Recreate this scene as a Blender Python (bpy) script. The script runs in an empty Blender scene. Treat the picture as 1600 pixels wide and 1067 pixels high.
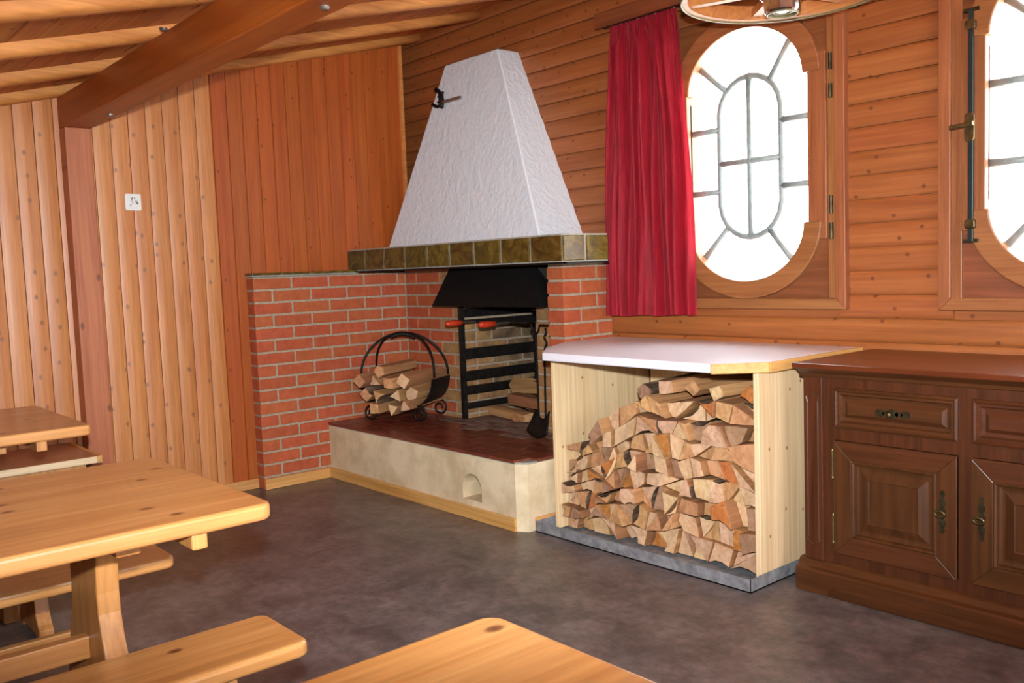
import bpy, math, random
from mathutils import Vector, Matrix
random.seed(7)
S = bpy.context.scene
COL = S.collection

# ------------------------------------------------------------------ camera
CAM = Vector((5.2687, -3.7304, 1.2925))
FW = Vector((-0.75660147, 0.64913273, -0.07861878))
RT = Vector((0.65291683, 0.75652162, -0.0370763))
UP = Vector((-0.03540937, 0.07938351, 0.99621505))
cam = bpy.data.cameras.new('camera')
camo = bpy.data.objects.new('camera', cam)
COL.objects.link(camo)
camo.matrix_world = Matrix(((RT.x, UP.x, -FW.x, CAM.x), (RT.y, UP.y, -FW.y, CAM.y), (RT.z, UP.z, -FW.z, CAM.z), (0, 0, 0, 1)))
cam.sensor_width = 36.0
cam.lens = 1414.2 / 1600 * 36
cam.clip_start = 0.05
S.camera = camo

# ------------------------------------------------------------------ sky, lights, exposure
W = bpy.data.worlds.new('overcast_sky')
S.world = W
W.use_nodes = True
bg = W.node_tree.nodes['Background']
bg.inputs[0].default_value = (0.86, 0.93, 1.0, 1)
bg.inputs[1].default_value = 12.0
S.view_settings.view_transform = 'Standard'
S.view_settings.look = 'None'
S.view_settings.gamma = 1
S.view_settings.use_curve_mapping = False
S.view_settings.exposure = 0.0
S.cycles.use_denoising = True
S.cycles.max_bounces = 10
S.cycles.diffuse_bounces = 6
S.cycles.transparent_max_bounces = 12
S.cycles.sample_clamp_indirect = 6.0

def light(name, kind, loc, energy, color, **kw):
    l = bpy.data.lights.new(name, kind)
    l.energy = energy
    l.color = color
    o = bpy.data.objects.new(name, l)
    COL.objects.link(o)
    o.location = loc
    for k, v in kw.items():
        setattr(l, k, v)
    return o
# the photographer's flash, just above the lens
FL = CAM + UP * 0.17 + FW * 0.02
fl = light('camera_flash', 'SPOT', FL, 900, (0.93, 0.97, 1.0), spot_size=math.radians(60), spot_blend=1.0, shadow_soft_size=0.03)
fd = (FW + UP * math.tan(math.radians(-1))).normalized()     # beam wider than high
fu = RT.cross(fd)
fl.matrix_world = Matrix(((RT.x * 2.1, fu.x, -fd.x, FL.x), (RT.y * 2.1, fu.y, -fd.y, FL.y), (RT.z * 2.1, fu.z, -fd.z, FL.z), (0, 0, 0, 1)))
# sun from the right-hand side of the house, lighting the pale ground outside
sun = light('sun', 'SUN', (9, 3, 8), 150, (1.0, 0.96, 0.90), angle=math.radians(0.5))
sun.rotation_euler = Vector((-0.62, -0.02, -0.80)).to_track_quat('-Z', 'Y').to_euler()
# window openings that let the daylight in (portals steer sampling of the sky, they emit nothing themselves)
PITCH = 1.43
WIN_X = [2.70 + PITCH * i for i in range(4)]
WZ = 1.79
RX, RY = 8.0, -6.0          # far side walls of the room, behind the camera
SIDE_WIN = [(-4.9, -3.5), (-2.9, -1.5)]
for wx in WIN_X:
    p = light('window_portal', 'AREA', (wx, 0.16, WZ), 1, (1, 1, 1), shape='RECTANGLE', size=0.70, size_y=1.22)
    p.rotation_euler = (math.radians(-90), 0, 0)
    p.data.cycles.is_portal = True
for a, b in SIDE_WIN:
    p = light('window_portal', 'AREA', (RX + 0.1, (a + b) / 2, 1.65), 1, (1, 1, 1), shape='RECTANGLE', size=1.3, size_y=(b - a))
    p.rotation_euler = (0, math.radians(90), 0)
    p.data.cycles.is_portal = True

# ------------------------------------------------------------------ materials
def lin(c):
    r = []
    for v in c:
        v = v / 255.0
        r.append(v / 12.92 if v <= 0.04045 else ((v + 0.055) / 1.055) ** 2.4)
    return (r[0], r[1], r[2], 1)
M = {}
class NT:
    def __init__(s, name):
        s.m = bpy.data.materials.new(name)
        s.m.use_nodes = True
        s.t = s.m.node_tree
        s.b = s.t.nodes['Principled BSDF']
        s.out = s.t.nodes['Material Output']
        M[name] = s.m
    def n(s, typ, **kw):
        x = s.t.nodes.new(typ)
        for k, v in kw.items():
            setattr(x, k, v)
        return x
    def l(s, a, b):
        s.t.links.new(a, b)
    def val(s, node, **kw):
        for k, v in kw.items():
            node.inputs[k.replace('_', ' ')].default_value = v
        return node
    def coords(s, scale, rnd=True, kind='Object'):
        tc = s.n('ShaderNodeTexCoord')
        src = tc.outputs[kind]
        if rnd:
            oi = s.n('ShaderNodeObjectInfo')
            mu = s.n('ShaderNodeVectorMath', operation='SCALE')
            mu.inputs[0].default_value = (17.0, 31.0, 23.0)
            s.l(oi.outputs['Random'], mu.inputs['Scale'])
            ad = s.n('ShaderNodeVectorMath', operation='ADD')
            s.l(src, ad.inputs[0]); s.l(mu.outputs[0], ad.inputs[1])
            src = ad.outputs[0]
            s.rnd = oi.outputs['Random']
        mp = s.n('ShaderNodeVectorMath', operation='MULTIPLY')
        mp.inputs[1].default_value = scale
        s.l(src, mp.inputs[0])
        return mp.outputs[0]
    def ramp(s, fac, stops):
        r = s.n('ShaderNodeValToRGB')
        e = r.color_ramp.elements
        while len(e) < len(stops):
            e.new(0.5)
        for i, (p, c) in enumerate(stops):
            e[i].position = p
            e[i].color = c
        s.l(fac, r.inputs[0])
        return r.outputs[0]
    def mix(s, fac, a, b, mode='MIX'):
        x = s.n('ShaderNodeMix', data_type='RGBA', blend_type=mode)
        if isinstance(fac, float): x.inputs[0].default_value = fac
        else: s.l(fac, x.inputs[0])
        for i, q in ((6, a), (7, b)):
            if isinstance(q, tuple): x.inputs[i].default_value = q
            else: s.l(q, x.inputs[i])
        return x.outputs[2]
    def noise(s, vec, scale, detail=4, rough=0.55, dist=0.0):
        x = s.n('ShaderNodeTexNoise')
        x.inputs['Scale'].default_value = scale
        x.inputs['Detail'].default_value = detail
        x.inputs['Roughness'].default_value = rough
        x.inputs['Distortion'].default_value = dist
        s.l(vec, x.inputs['Vector'])
        return x.outputs[0]
    def vary(s, col, amt, hue=0.0):
        h = s.n('ShaderNodeHueSaturation')
        mr = s.n('ShaderNodeMapRange')
        mr.inputs['To Min'].default_value = 1 - amt
        mr.inputs['To Max'].default_value = 1 + amt
        s.l(s.rnd, mr.inputs['Value']); s.l(mr.outputs[0], h.inputs['Value'])
        if hue:
            w = s.n('ShaderNodeMath', operation='MULTIPLY')
            w.inputs[1].default_value = 7.31
            fr = s.n('ShaderNodeMath', operation='FRACT')
            s.l(s.rnd, w.inputs[0]); s.l(w.outputs[0], fr.inputs[0])
            m2 = s.n('ShaderNodeMapRange')
            m2.inputs['To Min'].default_value = 0.5 - hue
            m2.inputs['To Max'].default_value = 0.5 + hue
            s.l(fr.outputs[0], m2.inputs['Value']); s.l(m2.outputs[0], h.inputs['Hue'])
        s.l(col, h.inputs['Color'])
        return h.outputs[0]
    def bump(s, h, strength, dist=0.01):
        b = s.n('ShaderNodeBump')
        b.inputs['Strength'].default_value = strength
        b.inputs['Distance'].default_value = dist
        s.l(h, b.inputs['Height'])
        s.l(b.outputs[0], s.b.inputs['Normal'])
    def fin(s, col, rough=0.5, metal=0.0, spec=0.5):
        if isinstance(col, tuple): s.b.inputs['Base Color'].default_value = col
        else: s.l(col, s.b.inputs['Base Color'])
        s.b.inputs['Roughness'].default_value = rough
        s.b.inputs['Metallic'].default_value = metal
        s.b.inputs['Specular IOR Level'].default_value = spec
        return s.m

def wood(name, c1, c2, axis, grain=1.0, knots=0.0, knotcol=(70, 38, 20), rough=0.5, var=0.08, hue=0.008, kscale=(9, 2.6), bump=0.12):
    """c1 main, c2 darker streak; axis = direction of the grain"""
    s = NT(name)
    sc = [14.0 * grain] * 3
    sc['xyz'.index(axis)] = 0.9 * grain
    v = s.coords(tuple(sc))
    n1 = s.noise(v, 1.6, 5, 0.6, 0.7)
    col = s.ramp(n1, [(0.30, lin(c2)), (0.62, lin(c1))])
    sc2 = [90.0 * grain] * 3
    sc2['xyz'.index(axis)] = 2.2 * grain
    v2 = s.coords(tuple(sc2))
    n2 = s.noise(v2, 1.0, 3, 0.6, 0.2)
    f2 = s.ramp(n2, [(0.35, (0.78, 0.74, 0.70, 1)), (0.65, (1.06, 1.06, 1.06, 1))])
    col = s.mix(0.7, col, f2, 'MULTIPLY')
    if knots:
        # knots: kscale = (across, along, axis normal to the face, share of cells with a knot)
        if len(kscale) == 2: kscale = (kscale[0], kscale[1], 'x' if axis != 'x' else 'y', 0.5)
        sk = [kscale[0]] * 3
        sk['xyz'.index(axis)] = kscale[1]
        vk = s.coords(tuple(sk))
        sp = s.n('ShaderNodeSeparateXYZ'); s.l(vk, sp.inputs[0])
        cb = s.n('ShaderNodeCombineXYZ')
        for o_, ax_ in enumerate([q for q in 'xyz' if q != kscale[2]]): s.l(sp.outputs['xyz'.index(ax_)], cb.inputs[o_])
        vo = s.n('ShaderNodeTexVoronoi', voronoi_dimensions='2D')
        vo.inputs['Scale'].default_value = 1.0
        s.l(cb.outputs[0], vo.inputs['Vector'])
        sc_ = s.n('ShaderNodeSeparateColor'); s.l(vo.outputs['Color'], sc_.inputs[0])
        lt = s.n('ShaderNodeMath', operation='LESS_THAN'); lt.inputs[1].default_value = kscale[3]; s.l(sc_.outputs[0], lt.inputs[0])
        k0 = s.ramp(vo.outputs['Distance'], [(0.0, (1, 1, 1, 1)), (0.075 * knots, (0.75, 0.75, 0.75, 1)), (0.13 * knots, (0, 0, 0, 1))])
        km = s.n('ShaderNodeMath', operation='MULTIPLY'); s.l(k0, km.inputs[0]); s.l(lt.outputs[0], km.inputs[1])
        k = km.outputs[0]
        col = s.mix(k, col, lin(knotcol))
    col = s.vary(col, var, hue)
    s.bump(n2, bump, 0.003)
    return s.fin(col, rough)

wood('pine_pale_wall', (205, 139, 83), (187, 115, 61), 'z', 0.9, 0.9, (140, 92, 64), 0.42, 0.05, 0.002, (10, 7, 'x', 0.38))
wood('pine_orange_wall', (176, 91, 34), (160, 76, 25), 'z', 0.8, 0.6, (108, 48, 16), 0.45, 0.05, 0.003, (10, 7, 'x', 0.22))
wood('pine_log_wall', (160, 94, 48), (143, 77, 34), 'x', 0.8, 0.8, (100, 50, 24), 0.5, 0.05, 0.003, (10, 9, 'y', 0.5))
wood('pine_ceiling', (196, 120, 58), (168, 92, 40), 'x', 0.8, 0.6, (90, 45, 20), 0.55, 0.07, 0.004, (8, 4, 'z', 0.4))
wood('rafter_wood', (216, 150, 78), (186, 118, 54), 'y', 0.9, 0.7, (84, 52, 30), 0.6, 0.05, 0.004, (10, 5, 'z', 0.4))
wood('beam_wood', (164, 78, 26), (140, 58, 16), 'x', 0.7, 0.4, (90, 40, 16), 0.45, 0.02)
wood('post_wood', (184, 112, 72), (164, 90, 54), 'z', 0.8, 0.8, (110, 64, 44), 0.5, 0.02, 0.003, (8, 4, 'x', 0.4))
wood('frame_wood', (156, 100, 58), (132, 78, 42), 'z', 1.2, 0.0, rough=0.45, var=0.04)
wood('frame_wood_across', (156, 100, 58), (132, 78, 42), 'x', 1.2, 0.0, rough=0.45, var=0.04)
wood('frame_panel', (136, 80, 44), (112, 60, 32), 'x', 0.8, 0.0, rough=0.5, var=0.04)
wood('pine_table', (204, 148, 88), (182, 122, 64), 'y', 0.7, 1.0, (92, 46, 20), 0.30, 0.03, 0.003, (9, 6, 'z', 0.3))
wood('pine_leg', (198, 142, 82), (172, 114, 58), 'z', 0.8, 0.5, (110, 58, 26), 0.4, 0.03, 0.004)
wood('spruce_panel', (236, 208, 164), (226, 194, 146), 'z', 0.6, 0.5, (130, 84, 50), 0.5, 0.02, 0.003, (9, 7, 'x', 0.4), 0.05)
wood('spruce_edge', (216, 166, 100), (196, 142, 76), 'x', 0.8, 0.0, rough=0.4, var=0.03)
wood('spruce_edge_y', (216, 166, 100), (196, 142, 76), 'y', 0.8, 0.0, rough=0.4, var=0.03)
wood('oak_dark', (82, 46, 23), (62, 33, 14), 'z', 1.1, 0.0, rough=0.34, var=0.05, bump=0.2)
wood('oak_dark_across', (82, 46, 23), (62, 33, 14), 'x', 1.1, 0.0, rough=0.34, var=0.05, bump=0.2)
wood('oak_top', (104, 50, 26), (80, 36, 17), 'x', 0.9, 0.0, rough=0.28, var=0.02, bump=0.05)
wood('laminate_brown', (176, 122, 84), (160, 106, 70), 'y', 1.4, 0.0, rough=0.35, var=0.02)
wood('edge_pale', (232, 204, 168), (222, 190, 150), 'y', 1.0, 0.0, rough=0.5, var=0.02)
wood('lamp_wood', (196, 132, 72), (166, 102, 50), 'x', 1.0, 0.0, rough=0.5, var=0.05)
# fire wood
LOG_ENDS, LOG_SIDES = [], []
for i, (a, b) in enumerate([((212, 176, 142), (190, 150, 114)), ((198, 152, 108), (176, 128, 84)), ((188, 124, 68), (164, 100, 48)), ((222, 188, 144), (202, 162, 118)), ((172, 134, 106), (148, 110, 84))]):
    s = NT('log_end_%s' % 'abcde'[i])
    v = s.coords((1, 1, 1))
    wv = s.n('ShaderNodeTexNoise'); wv.inputs['Scale'].default_value = 26; wv.inputs['Detail'].default_value = 5; wv.inputs['Distortion'].default_value = 1.2
    s.l(v, wv.inputs['Vector'])
    c = s.ramp(wv.outputs[0], [(0.33, lin(b)), (0.62, lin(a))])
    c = s.vary(c, 0.12, 0.01)
    s.bump(wv.outputs[0], 0.35, 0.006)
    s.fin(c, 0.8, 0, 0.2)
    LOG_ENDS.append(s.m)
for i, (a, b) in enumerate([((196, 148, 98), (158, 110, 66)), ((176, 128, 82), (138, 94, 56)), ((160, 112, 72), (118, 78, 48))]):
    LOG_SIDES.append(wood('log_side_%s' % 'abc'[i], a, b, 'y', 1.1, 0.0, rough=0.8, var=0.1, bump=0.5))
s = NT('bark')
v = s.coords((30, 6, 30))
n = s.noise(v, 1.0, 6, 0.65, 0.5)
c = s.ramp(n, [(0.30, lin((46, 34, 26))), (0.5, lin((92, 72, 56))), (0.68, lin((138, 116, 94)))])
s.bump(n, 0.9, 0.012)
BARK = s.fin(c, 0.9, 0, 0.2)
# bricks
def brickmat(name, c1, c2, soot=0.0):
    s = NT(name)
    v = s.coords((1, 1, 1))
    n = s.noise(v, 22, 5, 0.6)
    c = s.ramp(n, [(0.3, lin(c2)), (0.6, lin(c1))])
    n3 = s.noise(v, 5, 4, 0.6)
    if soot:
        f = s.ramp(n3, [(0.42, (0, 0, 0, 1)), (0.75, (soot, soot, soot, 1))])
        c = s.mix(f, c, lin((52, 46, 40)))
    c = s.vary(c, 0.06, 0.005)
    s.bump(n, 0.25, 0.004)
    return s.fin(c, 0.75, 0, 0.25)
brickmat('brick_red', (178, 92, 58), (162, 78, 46))
brickmat('brick_tan', (172, 132, 86), (148, 106, 66), 0.5)
brickmat('brick_soot', (150, 122, 88), (120, 96, 70), 0.95)
s = NT('mortar'); v = s.coords((1, 1, 1), False); n = s.noise(v, 60, 4)
s.bump(n, 0.3, 0.003); s.fin(s.ramp(n, [(0.3, lin((150, 134, 112))), (0.7, lin((178, 162, 140)))]), 0.9, 0, 0.2)
s = NT('grout'); v = s.coords((1, 1, 1), False); n = s.noise(v, 40, 4)
s.fin(s.ramp(n, [(0.3, lin((140, 136, 124))), (0.7, lin((168, 164, 152)))]), 0.8, 0, 0.2)
s = NT('glazed_tile'); v = s.coords((1, 1, 1))
n = s.noise(v, 9, 5, 0.6, 2.2)
c = s.ramp(n, [(0.28, lin((52, 38, 12))), (0.48, lin((84, 64, 20))), (0.60, lin((104, 86, 34))), (0.72, lin((70, 60, 22)))])
c = s.vary(c, 0.15, 0.012); s.bump(n, 0.15, 0.004); s.fin(c, 0.30, 0, 0.25)
s = NT('quarry_tile'); v = s.coords((1, 1, 1)); n = s.noise(v, 14, 5, 0.6)
c = s.ramp(n, [(0.3, lin((98, 48, 36))), (0.65, lin((126, 64, 48)))])
c = s.vary(c, 0.14, 0.008); s.fin(c, 0.32)
s = NT('ash_tile'); v = s.coords((1, 1, 1)); n = s.noise(v, 7, 5, 0.6)
c = s.ramp(n, [(0.35, lin((118, 70, 54))), (0.6, lin((142, 124, 110)))])
c = s.vary(c, 0.1, 0.006); s.fin(c, 0.7)
s = NT('plaster_white'); v = s.coords((1, 1, 1), False)
n = s.noise(v, 8, 4, 0.5, 1.8); n2 = s.noise(v, 34, 2)
ad = s.n('ShaderNodeMath', operation='ADD'); s.l(n, ad.inputs[0]); s.l(n2, ad.inputs[1])
s.bump(ad.outputs[0], 0.30, 0.02); s.fin(lin((224, 230, 236)), 0.75, 0, 0.3)
s = NT('plaster_cream'); v = s.coords((1, 1, 1), False); n = s.noise(v, 5, 5, 0.6); n2 = s.noise(v, 45, 3)
s.bump(n2, 0.2, 0.004); s.fin(s.ramp(n, [(0.36, lin((198, 178, 142))), (0.62, lin((226, 210, 176)))]), 0.8, 0, 0.25)
s = NT('floor_vinyl'); v = s.coords((1, 1, 1), False)
n = s.noise(v, 4.5, 7, 0.68, 0.4); n2 = s.noise(v, 22, 6, 0.7)
c = s.ramp(n, [(0.34, lin((84, 76, 75))), (0.66, lin((122, 113, 110)))])
c2 = s.ramp(n2, [(0.34, (0.66, 0.65, 0.65, 1)), (0.66, (1.24, 1.24, 1.26, 1))])
c = s.mix(1.0, c, c2, 'MULTIPLY')
br = s.n('ShaderNodeTexBrick'); br.offset = 0.5
br.inputs['Scale'].default_value = 1.0; br.inputs['Mortar Size'].default_value = 0.0012
br.inputs['Brick Width'].default_value = 0.9; br.inputs['Row Height'].default_value = 0.45
br.inputs['Color1'].default_value = (0, 0, 0, 1); br.inputs['Color2'].default_value = (0, 0, 0, 1); br.inputs['Mortar'].default_value = (0.5, 0.5, 0.5, 1)
s.l(v, br.inputs['Vector'])
c = s.mix(br.outputs['Color'], c, lin((136, 122, 112)))
s.fin(c, 0.36, 0, 0.45)
def flat(name, col, rough=0.5, metal=0.0, spec=0.5, var=None):
    s = NT(name)
    v = s.coords((1, 1, 1))
    n = s.noise(v, 30, 4)
    a = lin(col); b = lin(tuple(x * (var or 0.88) for x in col))
    c = s.ramp(n, [(0.3, b), (0.65, a)])
    return s.fin(c, rough, metal, spec)
flat('black_iron', (34, 31, 29), 0.5, 0.6, 0.5, 0.6)
flat('black_sheet', (26, 25, 25), 0.55, 0.4, 0.4, 0.7)
flat('iron_rail', (44, 40, 37), 0.45, 0.4, 0.5, 0.5)
flat('steel_rod', (170, 160, 150), 0.3, 0.9)
flat('zinc_sheet', (158, 160, 164), 0.45, 0.25, 0.5, 0.74)
flat('brass_aged', (128, 108, 70), 0.4, 0.85, 0.5, 0.6)
flat('bronze_dark', (84, 76, 52), 0.45, 0.8, 0.5, 0.55)
flat('chrome', (205, 205, 208), 0.12, 1.0, 0.5, 0.95)
flat('bolt_steel', (170, 165, 158), 0.35, 0.9)
flat('bolt_rod_green', (46, 56, 56), 0.4, 0.5)
flat('red_handle', (196, 58, 28), 0.35, 0, 0.5, 0.85)
flat('lead_came', (150, 162, 160), 0.5, 0.1)  # lens flare over the bars is put into this paler grey-green
flat('white_laminate', (238, 238, 244), 0.3, 0, 0.4, 0.985)
flat('white_plastic', (232, 232, 226), 0.4, 0, 0.5, 0.97)
flat('print_grey', (112, 106, 98), 0.5)
flat('dark_cavity', (60, 48, 40), 0.8)
flat('lamp_reflector', (120, 110, 70), 0.5, 0.0)
flat('outside_ground', (222, 222, 220), 0.9)
s = NT('lamp_bulb_glass'); s.fin((0.6, 0.6, 0.6, 1), 0.1)
s = NT('curtain_red'); v = s.coords((120, 120, 4), False); n = s.noise(v, 1.0, 3)
c = s.ramp(n, [(0.3, lin((132, 18, 32))), (0.7, lin((168, 30, 46)))])
s.fin(c, 0.55, 0, 0.15)
s.b.inputs['Sheen Weight'].default_value = 0.08
tr = s.n('ShaderNodeBsdfTranslucent'); s.l(c, tr.inputs[0])
mx = s.n('ShaderNodeMixShader'); mx.inputs[0].default_value = 0.22
s.l(s.b.outputs[0], mx.inputs[1]); s.l(tr.outputs[0], mx.inputs[2]); s.l(mx.outputs[0], s.out.inputs[0])
s = NT('window_glass')
tp = s.n('ShaderNodeBsdfTransparent'); gl = s.n('ShaderNodeBsdfGlossy'); gl.inputs['Roughness'].default_value = 0.02
mx = s.n('ShaderNodeMixShader'); mx.inputs[0].default_value = 0.05
s.l(tp.outputs[0], mx.inputs[1]); s.l(gl.outputs[0], mx.inputs[2]); s.l(mx.outputs[0], s.out.inputs[0])

# ------------------------------------------------------------------ mesh helpers
WM = {}
def put(o, parent=None, label=None, cat=None, group=None, kind=None):
    COL.objects.link(o)
    if parent is not None:
        o.parent = parent
        o.matrix_parent_inverse = WM[parent.name].inverted()
    WM[o.name] = Matrix.LocRotScale(o.location, o.rotation_euler, None)
    tag(o, label, cat, group, kind)
    return o
def tag(o, label=None, cat=None, group=None, kind=None):
    if label: o['label'] = label
    if cat: o['category'] = cat
    if group: o['group'] = group
    if kind: o['kind'] = kind
    return o
def empty(name, loc, label=None, cat=None, group=None, kind=None):
    o = bpy.data.objects.new(name, None)
    o.location = loc
    o.empty_display_size = 0.1
    return put(o, None, label, cat, group, kind)
class MB:
    def __init__(s):
        s.v = []; s.f = []; s.m = []
    def add(s, vs, fs, mi=0):
        b = len(s.v)
        s.v += [tuple(p) for p in vs]
        for k in fs:
            s.f.append([b + i for i in k]); s.m.append(mi)
        return s
    def box(s, x0, x1, y0, y1, z0, z1, mi=0):
        return s.add([(x0, y0, z0), (x1, y0, z0), (x1, y1, z0), (x0, y1, z0), (x0, y0, z1), (x1, y0, z1), (x1, y1, z1), (x0, y1, z1)],
                     [(0, 3, 2, 1), (4, 5, 6, 7), (0, 1, 5, 4), (1, 2, 6, 5), (2, 3, 7, 6), (3, 0, 4, 7)], mi)
    def prism(s, poly, axis, a0, a1, mi=0, ends=None):
        """poly: 2D points in the two other axes in cyclic order (x:yz, y:xz, z:xy)"""
        def P(p, a):
            return {'x': (a, p[0], p[1]), 'y': (p[0], a, p[1]), 'z': (p[0], p[1], a)}[axis]
        n = len(poly)
        s.add([P(p, a0) for p in poly] + [P(p, a1) for p in poly], [(i, (i + 1) % n, n + (i + 1) % n, n + i) for i in range(n)], mi)
        b = len(s.v) - 2 * n
        e = mi if ends is None else ends
        s.f.append([b + i for i in range(n)][::-1]); s.m.append(e)
        s.f.append([b + n + i for i in range(n)]); s.m.append(e)
        return s
    def tube(s, path, r, n=8, mi=0, cap=True, closed=False):
        path = [Vector(p) for p in path]
        rr = r if isinstance(r, (list, tuple)) else [r] * len(path)
        L = len(path); base = len(s.v); ref = None
        for i, p in enumerate(path):
            if closed: t = path[(i + 1) % L] - path[(i - 1) % L]
            else: t = path[min(i + 1, L - 1)] - path[max(i - 1, 0)]
            t.normalize()
            if ref is None:
                ref = Vector((0, 0, 1)) if abs(t.z) < 0.9 else Vector((1, 0, 0))
            u = t.cross(ref).normalized(); w = u.cross(t).normalized(); ref = w
            for k in range(n):
                a = 2 * math.pi * k / n
                s.v.append(tuple(p + (u * math.cos(a) + w * math.sin(a)) * rr[i]))
        for i in range(L if closed else L - 1):
            j = (i + 1) % L
            for k in range(n):
                s.f.append([base + i * n + k, base + i * n + (k + 1) % n, base + j * n + (k + 1) % n, base + j * n + k]); s.m.append(mi)
        if cap and not closed:
            s.f.append([base + k for k in range(n)][::-1]); s.m.append(mi)
            s.f.append([base + (L - 1) * n + k for k in range(n)]); s.m.append(mi)
        return s
    def lathe(s, prof, c, n=20, mi=0):
        """prof: (r, z) list, about the vertical axis through c"""
        base = len(s.v)
        for r, z in prof:
            for k in range(n):
                a = 2 * math.pi * k / n
                s.v.append((c[0] + r * math.cos(a), c[1] + r * math.sin(a), c[2] + z))
        for i in range(len(prof) - 1):
            for k in range(n):
                s.f.append([base + i * n + k, base + i * n + (k + 1) % n, base + (i + 1) * n + (k + 1) % n, base + (i + 1) * n + k]); s.m.append(mi)
        return s
    def mesh(s, name, mats, smooth=False):
        me = bpy.data.meshes.new(name)
        me.from_pydata(s.v, [], s.f)
        for m in (mats if isinstance(mats, (list, tuple)) else [mats]):
            me.materials.append(M[m] if isinstance(m, str) else m)
        me.polygons.foreach_set('material_index', s.m)
        if smooth: me.polygons.foreach_set('use_smooth', [True] * len(s.f))
        me.update()
        import bmesh
        bm = bmesh.new(); bm.from_mesh(me)
        bmesh.ops.recalc_face_normals(bm, faces=bm.faces[:])
        bm.to_mesh(me); bm.free()
        return me
    def build(s, name, mats, parent=None, loc=(0, 0, 0), rot=(0, 0, 0), smooth=False, bevel=0, seg=2, **tags):
        o = bpy.data.objects.new(name, s.mesh(name, mats, smooth))
        o.location = loc
        o.rotation_euler = rot
        if bevel:
            b = o.modifiers.new('bevel', 'BEVEL'); b.width = bevel; b.segments = seg; b.limit_method = 'ANGLE'
            b.angle_limit = math.radians(40)
        return put(o, parent, **tags)
def inst(name, me, parent, loc, rot=(0, 0, 0), **tags):
    o = bpy.data.objects.new(name, me)
    o.location = loc
    o.rotation_euler = rot
    return put(o, parent, **tags)
def roof(y, off=0.0):
    return 2.935 + 0.252 * y + off
def rounded(x0, x1, y0, y1, r, corners=(1, 1, 1, 1), n=6):
    """rounded rectangle, corners: (x1,y1),(x0,y1),(x0,y0),(x1,y0)"""
    out = []
    for k, (cx, cy) in enumerate([(x1 - r, y1 - r), (x0 + r, y1 - r), (x0 + r, y0 + r), (x1 - r, y0 + r)]):
        if corners[k]:
            for i in range(n + 1):
                a = math.pi / 2 * (k + i / n)
                out.append((cx + r * math.cos(a), cy + r * math.sin(a)))
        else:
            out.append([(x1, y1), (x0, y1), (x0, y0), (x1, y0)][k])
    return out
ORD = ['', 'first', 'second', 'third', 'fourth', 'fifth', 'sixth', 'seventh', 'eighth', 'ninth', 'tenth', 'eleventh', 'twelfth', 'thirteenth', 'fourteenth', 'fifteenth', 'sixteenth', 'seventeenth', 'eighteenth', 'nineteenth', 'twentieth', 'twenty-first', 'twenty-second', 'twenty-third', 'twenty-fourth', 'twenty-fifth', 'twenty-sixth', 'twenty-seventh', 'twenty-eighth', 'twenty-ninth', 'thirtieth']

# ------------------------------------------------------------------ room shell
MB().box(-0.3, RX, RY, 0.6, -0.08, 0.0).build('floor', 'floor_vinyl', kind='structure')

MB().box(-14, 24, 0.14, 22, -0.60, -0.50).box(RX + 0.2, 24, -16, 0.14, -0.60, -0.50).build('ground_outside', 'outside_ground', kind='structure')
# left wall: backing and upright boards
wl = MB().box(-0.2, -0.022, RY, -0.13, 0, 3.1).box(-0.32, -0.2, -0.3, 0.12, 0, 3.1).build('wall_left', 'pine_orange_wall', kind='structure')
BY0 = -1.335        # near end of the brick lining
def upright_board(y0, y1, z0, z1a, z1b, flat_face):
    mb = MB()
    w = y1 - y0; n = 2 if flat_face else 8
    prof = []
    for i in range(n + 1):
        t = i / n
        if flat_face: prof.append((y0 + w * t, 0.0))
        else: prof.append((y0 + w * t, -0.006 * (2 * t - 1) ** 2))
    g = 0.0022
    prof = [(y0 + g * 0.4, -0.02)] + [(y0 + g, prof[0][1] - 0.004)] + [(y0 + g + (w - 2 * g) * (i / n), prof[i][1]) for i in range(n + 1)][0:] + [(y1 - g, prof[-1][1] - 0.004), (y1 - g * 0.4, -0.02)]
    if flat_face:
        prof = [(y0 + 0.0008, -0.02), (y0 + 0.0008, -0.005), (y0 + 0.004, 0), (y1 - 0.004, 0), (y1 - 0.0008, -0.005), (y1 - 0.0008, -0.02)]
    vs = []; m = len(prof)
    for z in (0, 1):
        for y, x in prof:
            top = z1a + (z1b - z1a) * ((y - y0) / w)
            vs.append((x, y, z0 if z == 0 else top))
    fs = [(i, i + 1, m + i + 1, m + i) for i in range(m - 1)] + [(m - 1, 0, m, 2 * m - 1)]
    mb.add(vs, fs)
    return mb
PW = 0.0968
j = 0
while True:
    y1 = -0.135 - PW * j; y0 = y1 - PW
    if y0 < RY: break
    z0 = 1.30 if y0 > BY0 - 0.03 else 0.0
    fl_ = y0 > -1.50
    mb = upright_board(y0, y1, z0, roof(y0, -0.02), roof(y1, -0.02), fl_)
    mb.v = [(x, y - y0, z) for x, y, z in mb.v]
    o = mb.build('board', 'pine_orange_wall' if fl_ else 'pine_pale_wall', wl, loc=(0, y0, 0))
    j += 1
MB().box(-0.02, 0.020, -0.150, -0.126, 1.30, roof(-0.14, -0.02)).build('trim_1', 'rafter_wood', kind='structure')
# sloping cover strip at the top of the left wall
MB().prism([(RY, roof(RY, -0.045)), (-0.12, roof(-0.12, -0.045)), (-0.12, roof(-0.12)), (RY, roof(RY))], 'x', -0.02, 0.03).build('trim_2', 'rafter_wood', kind='structure')
MB().box(0.0, 0.018, -2.20, BY0, 0, 0.062).box(0.0, 0.018, RY, -2.335, 0, 0.062).build('baseboard_left', 'spruce_edge_y', kind='structure', bevel=0.004)

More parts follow.
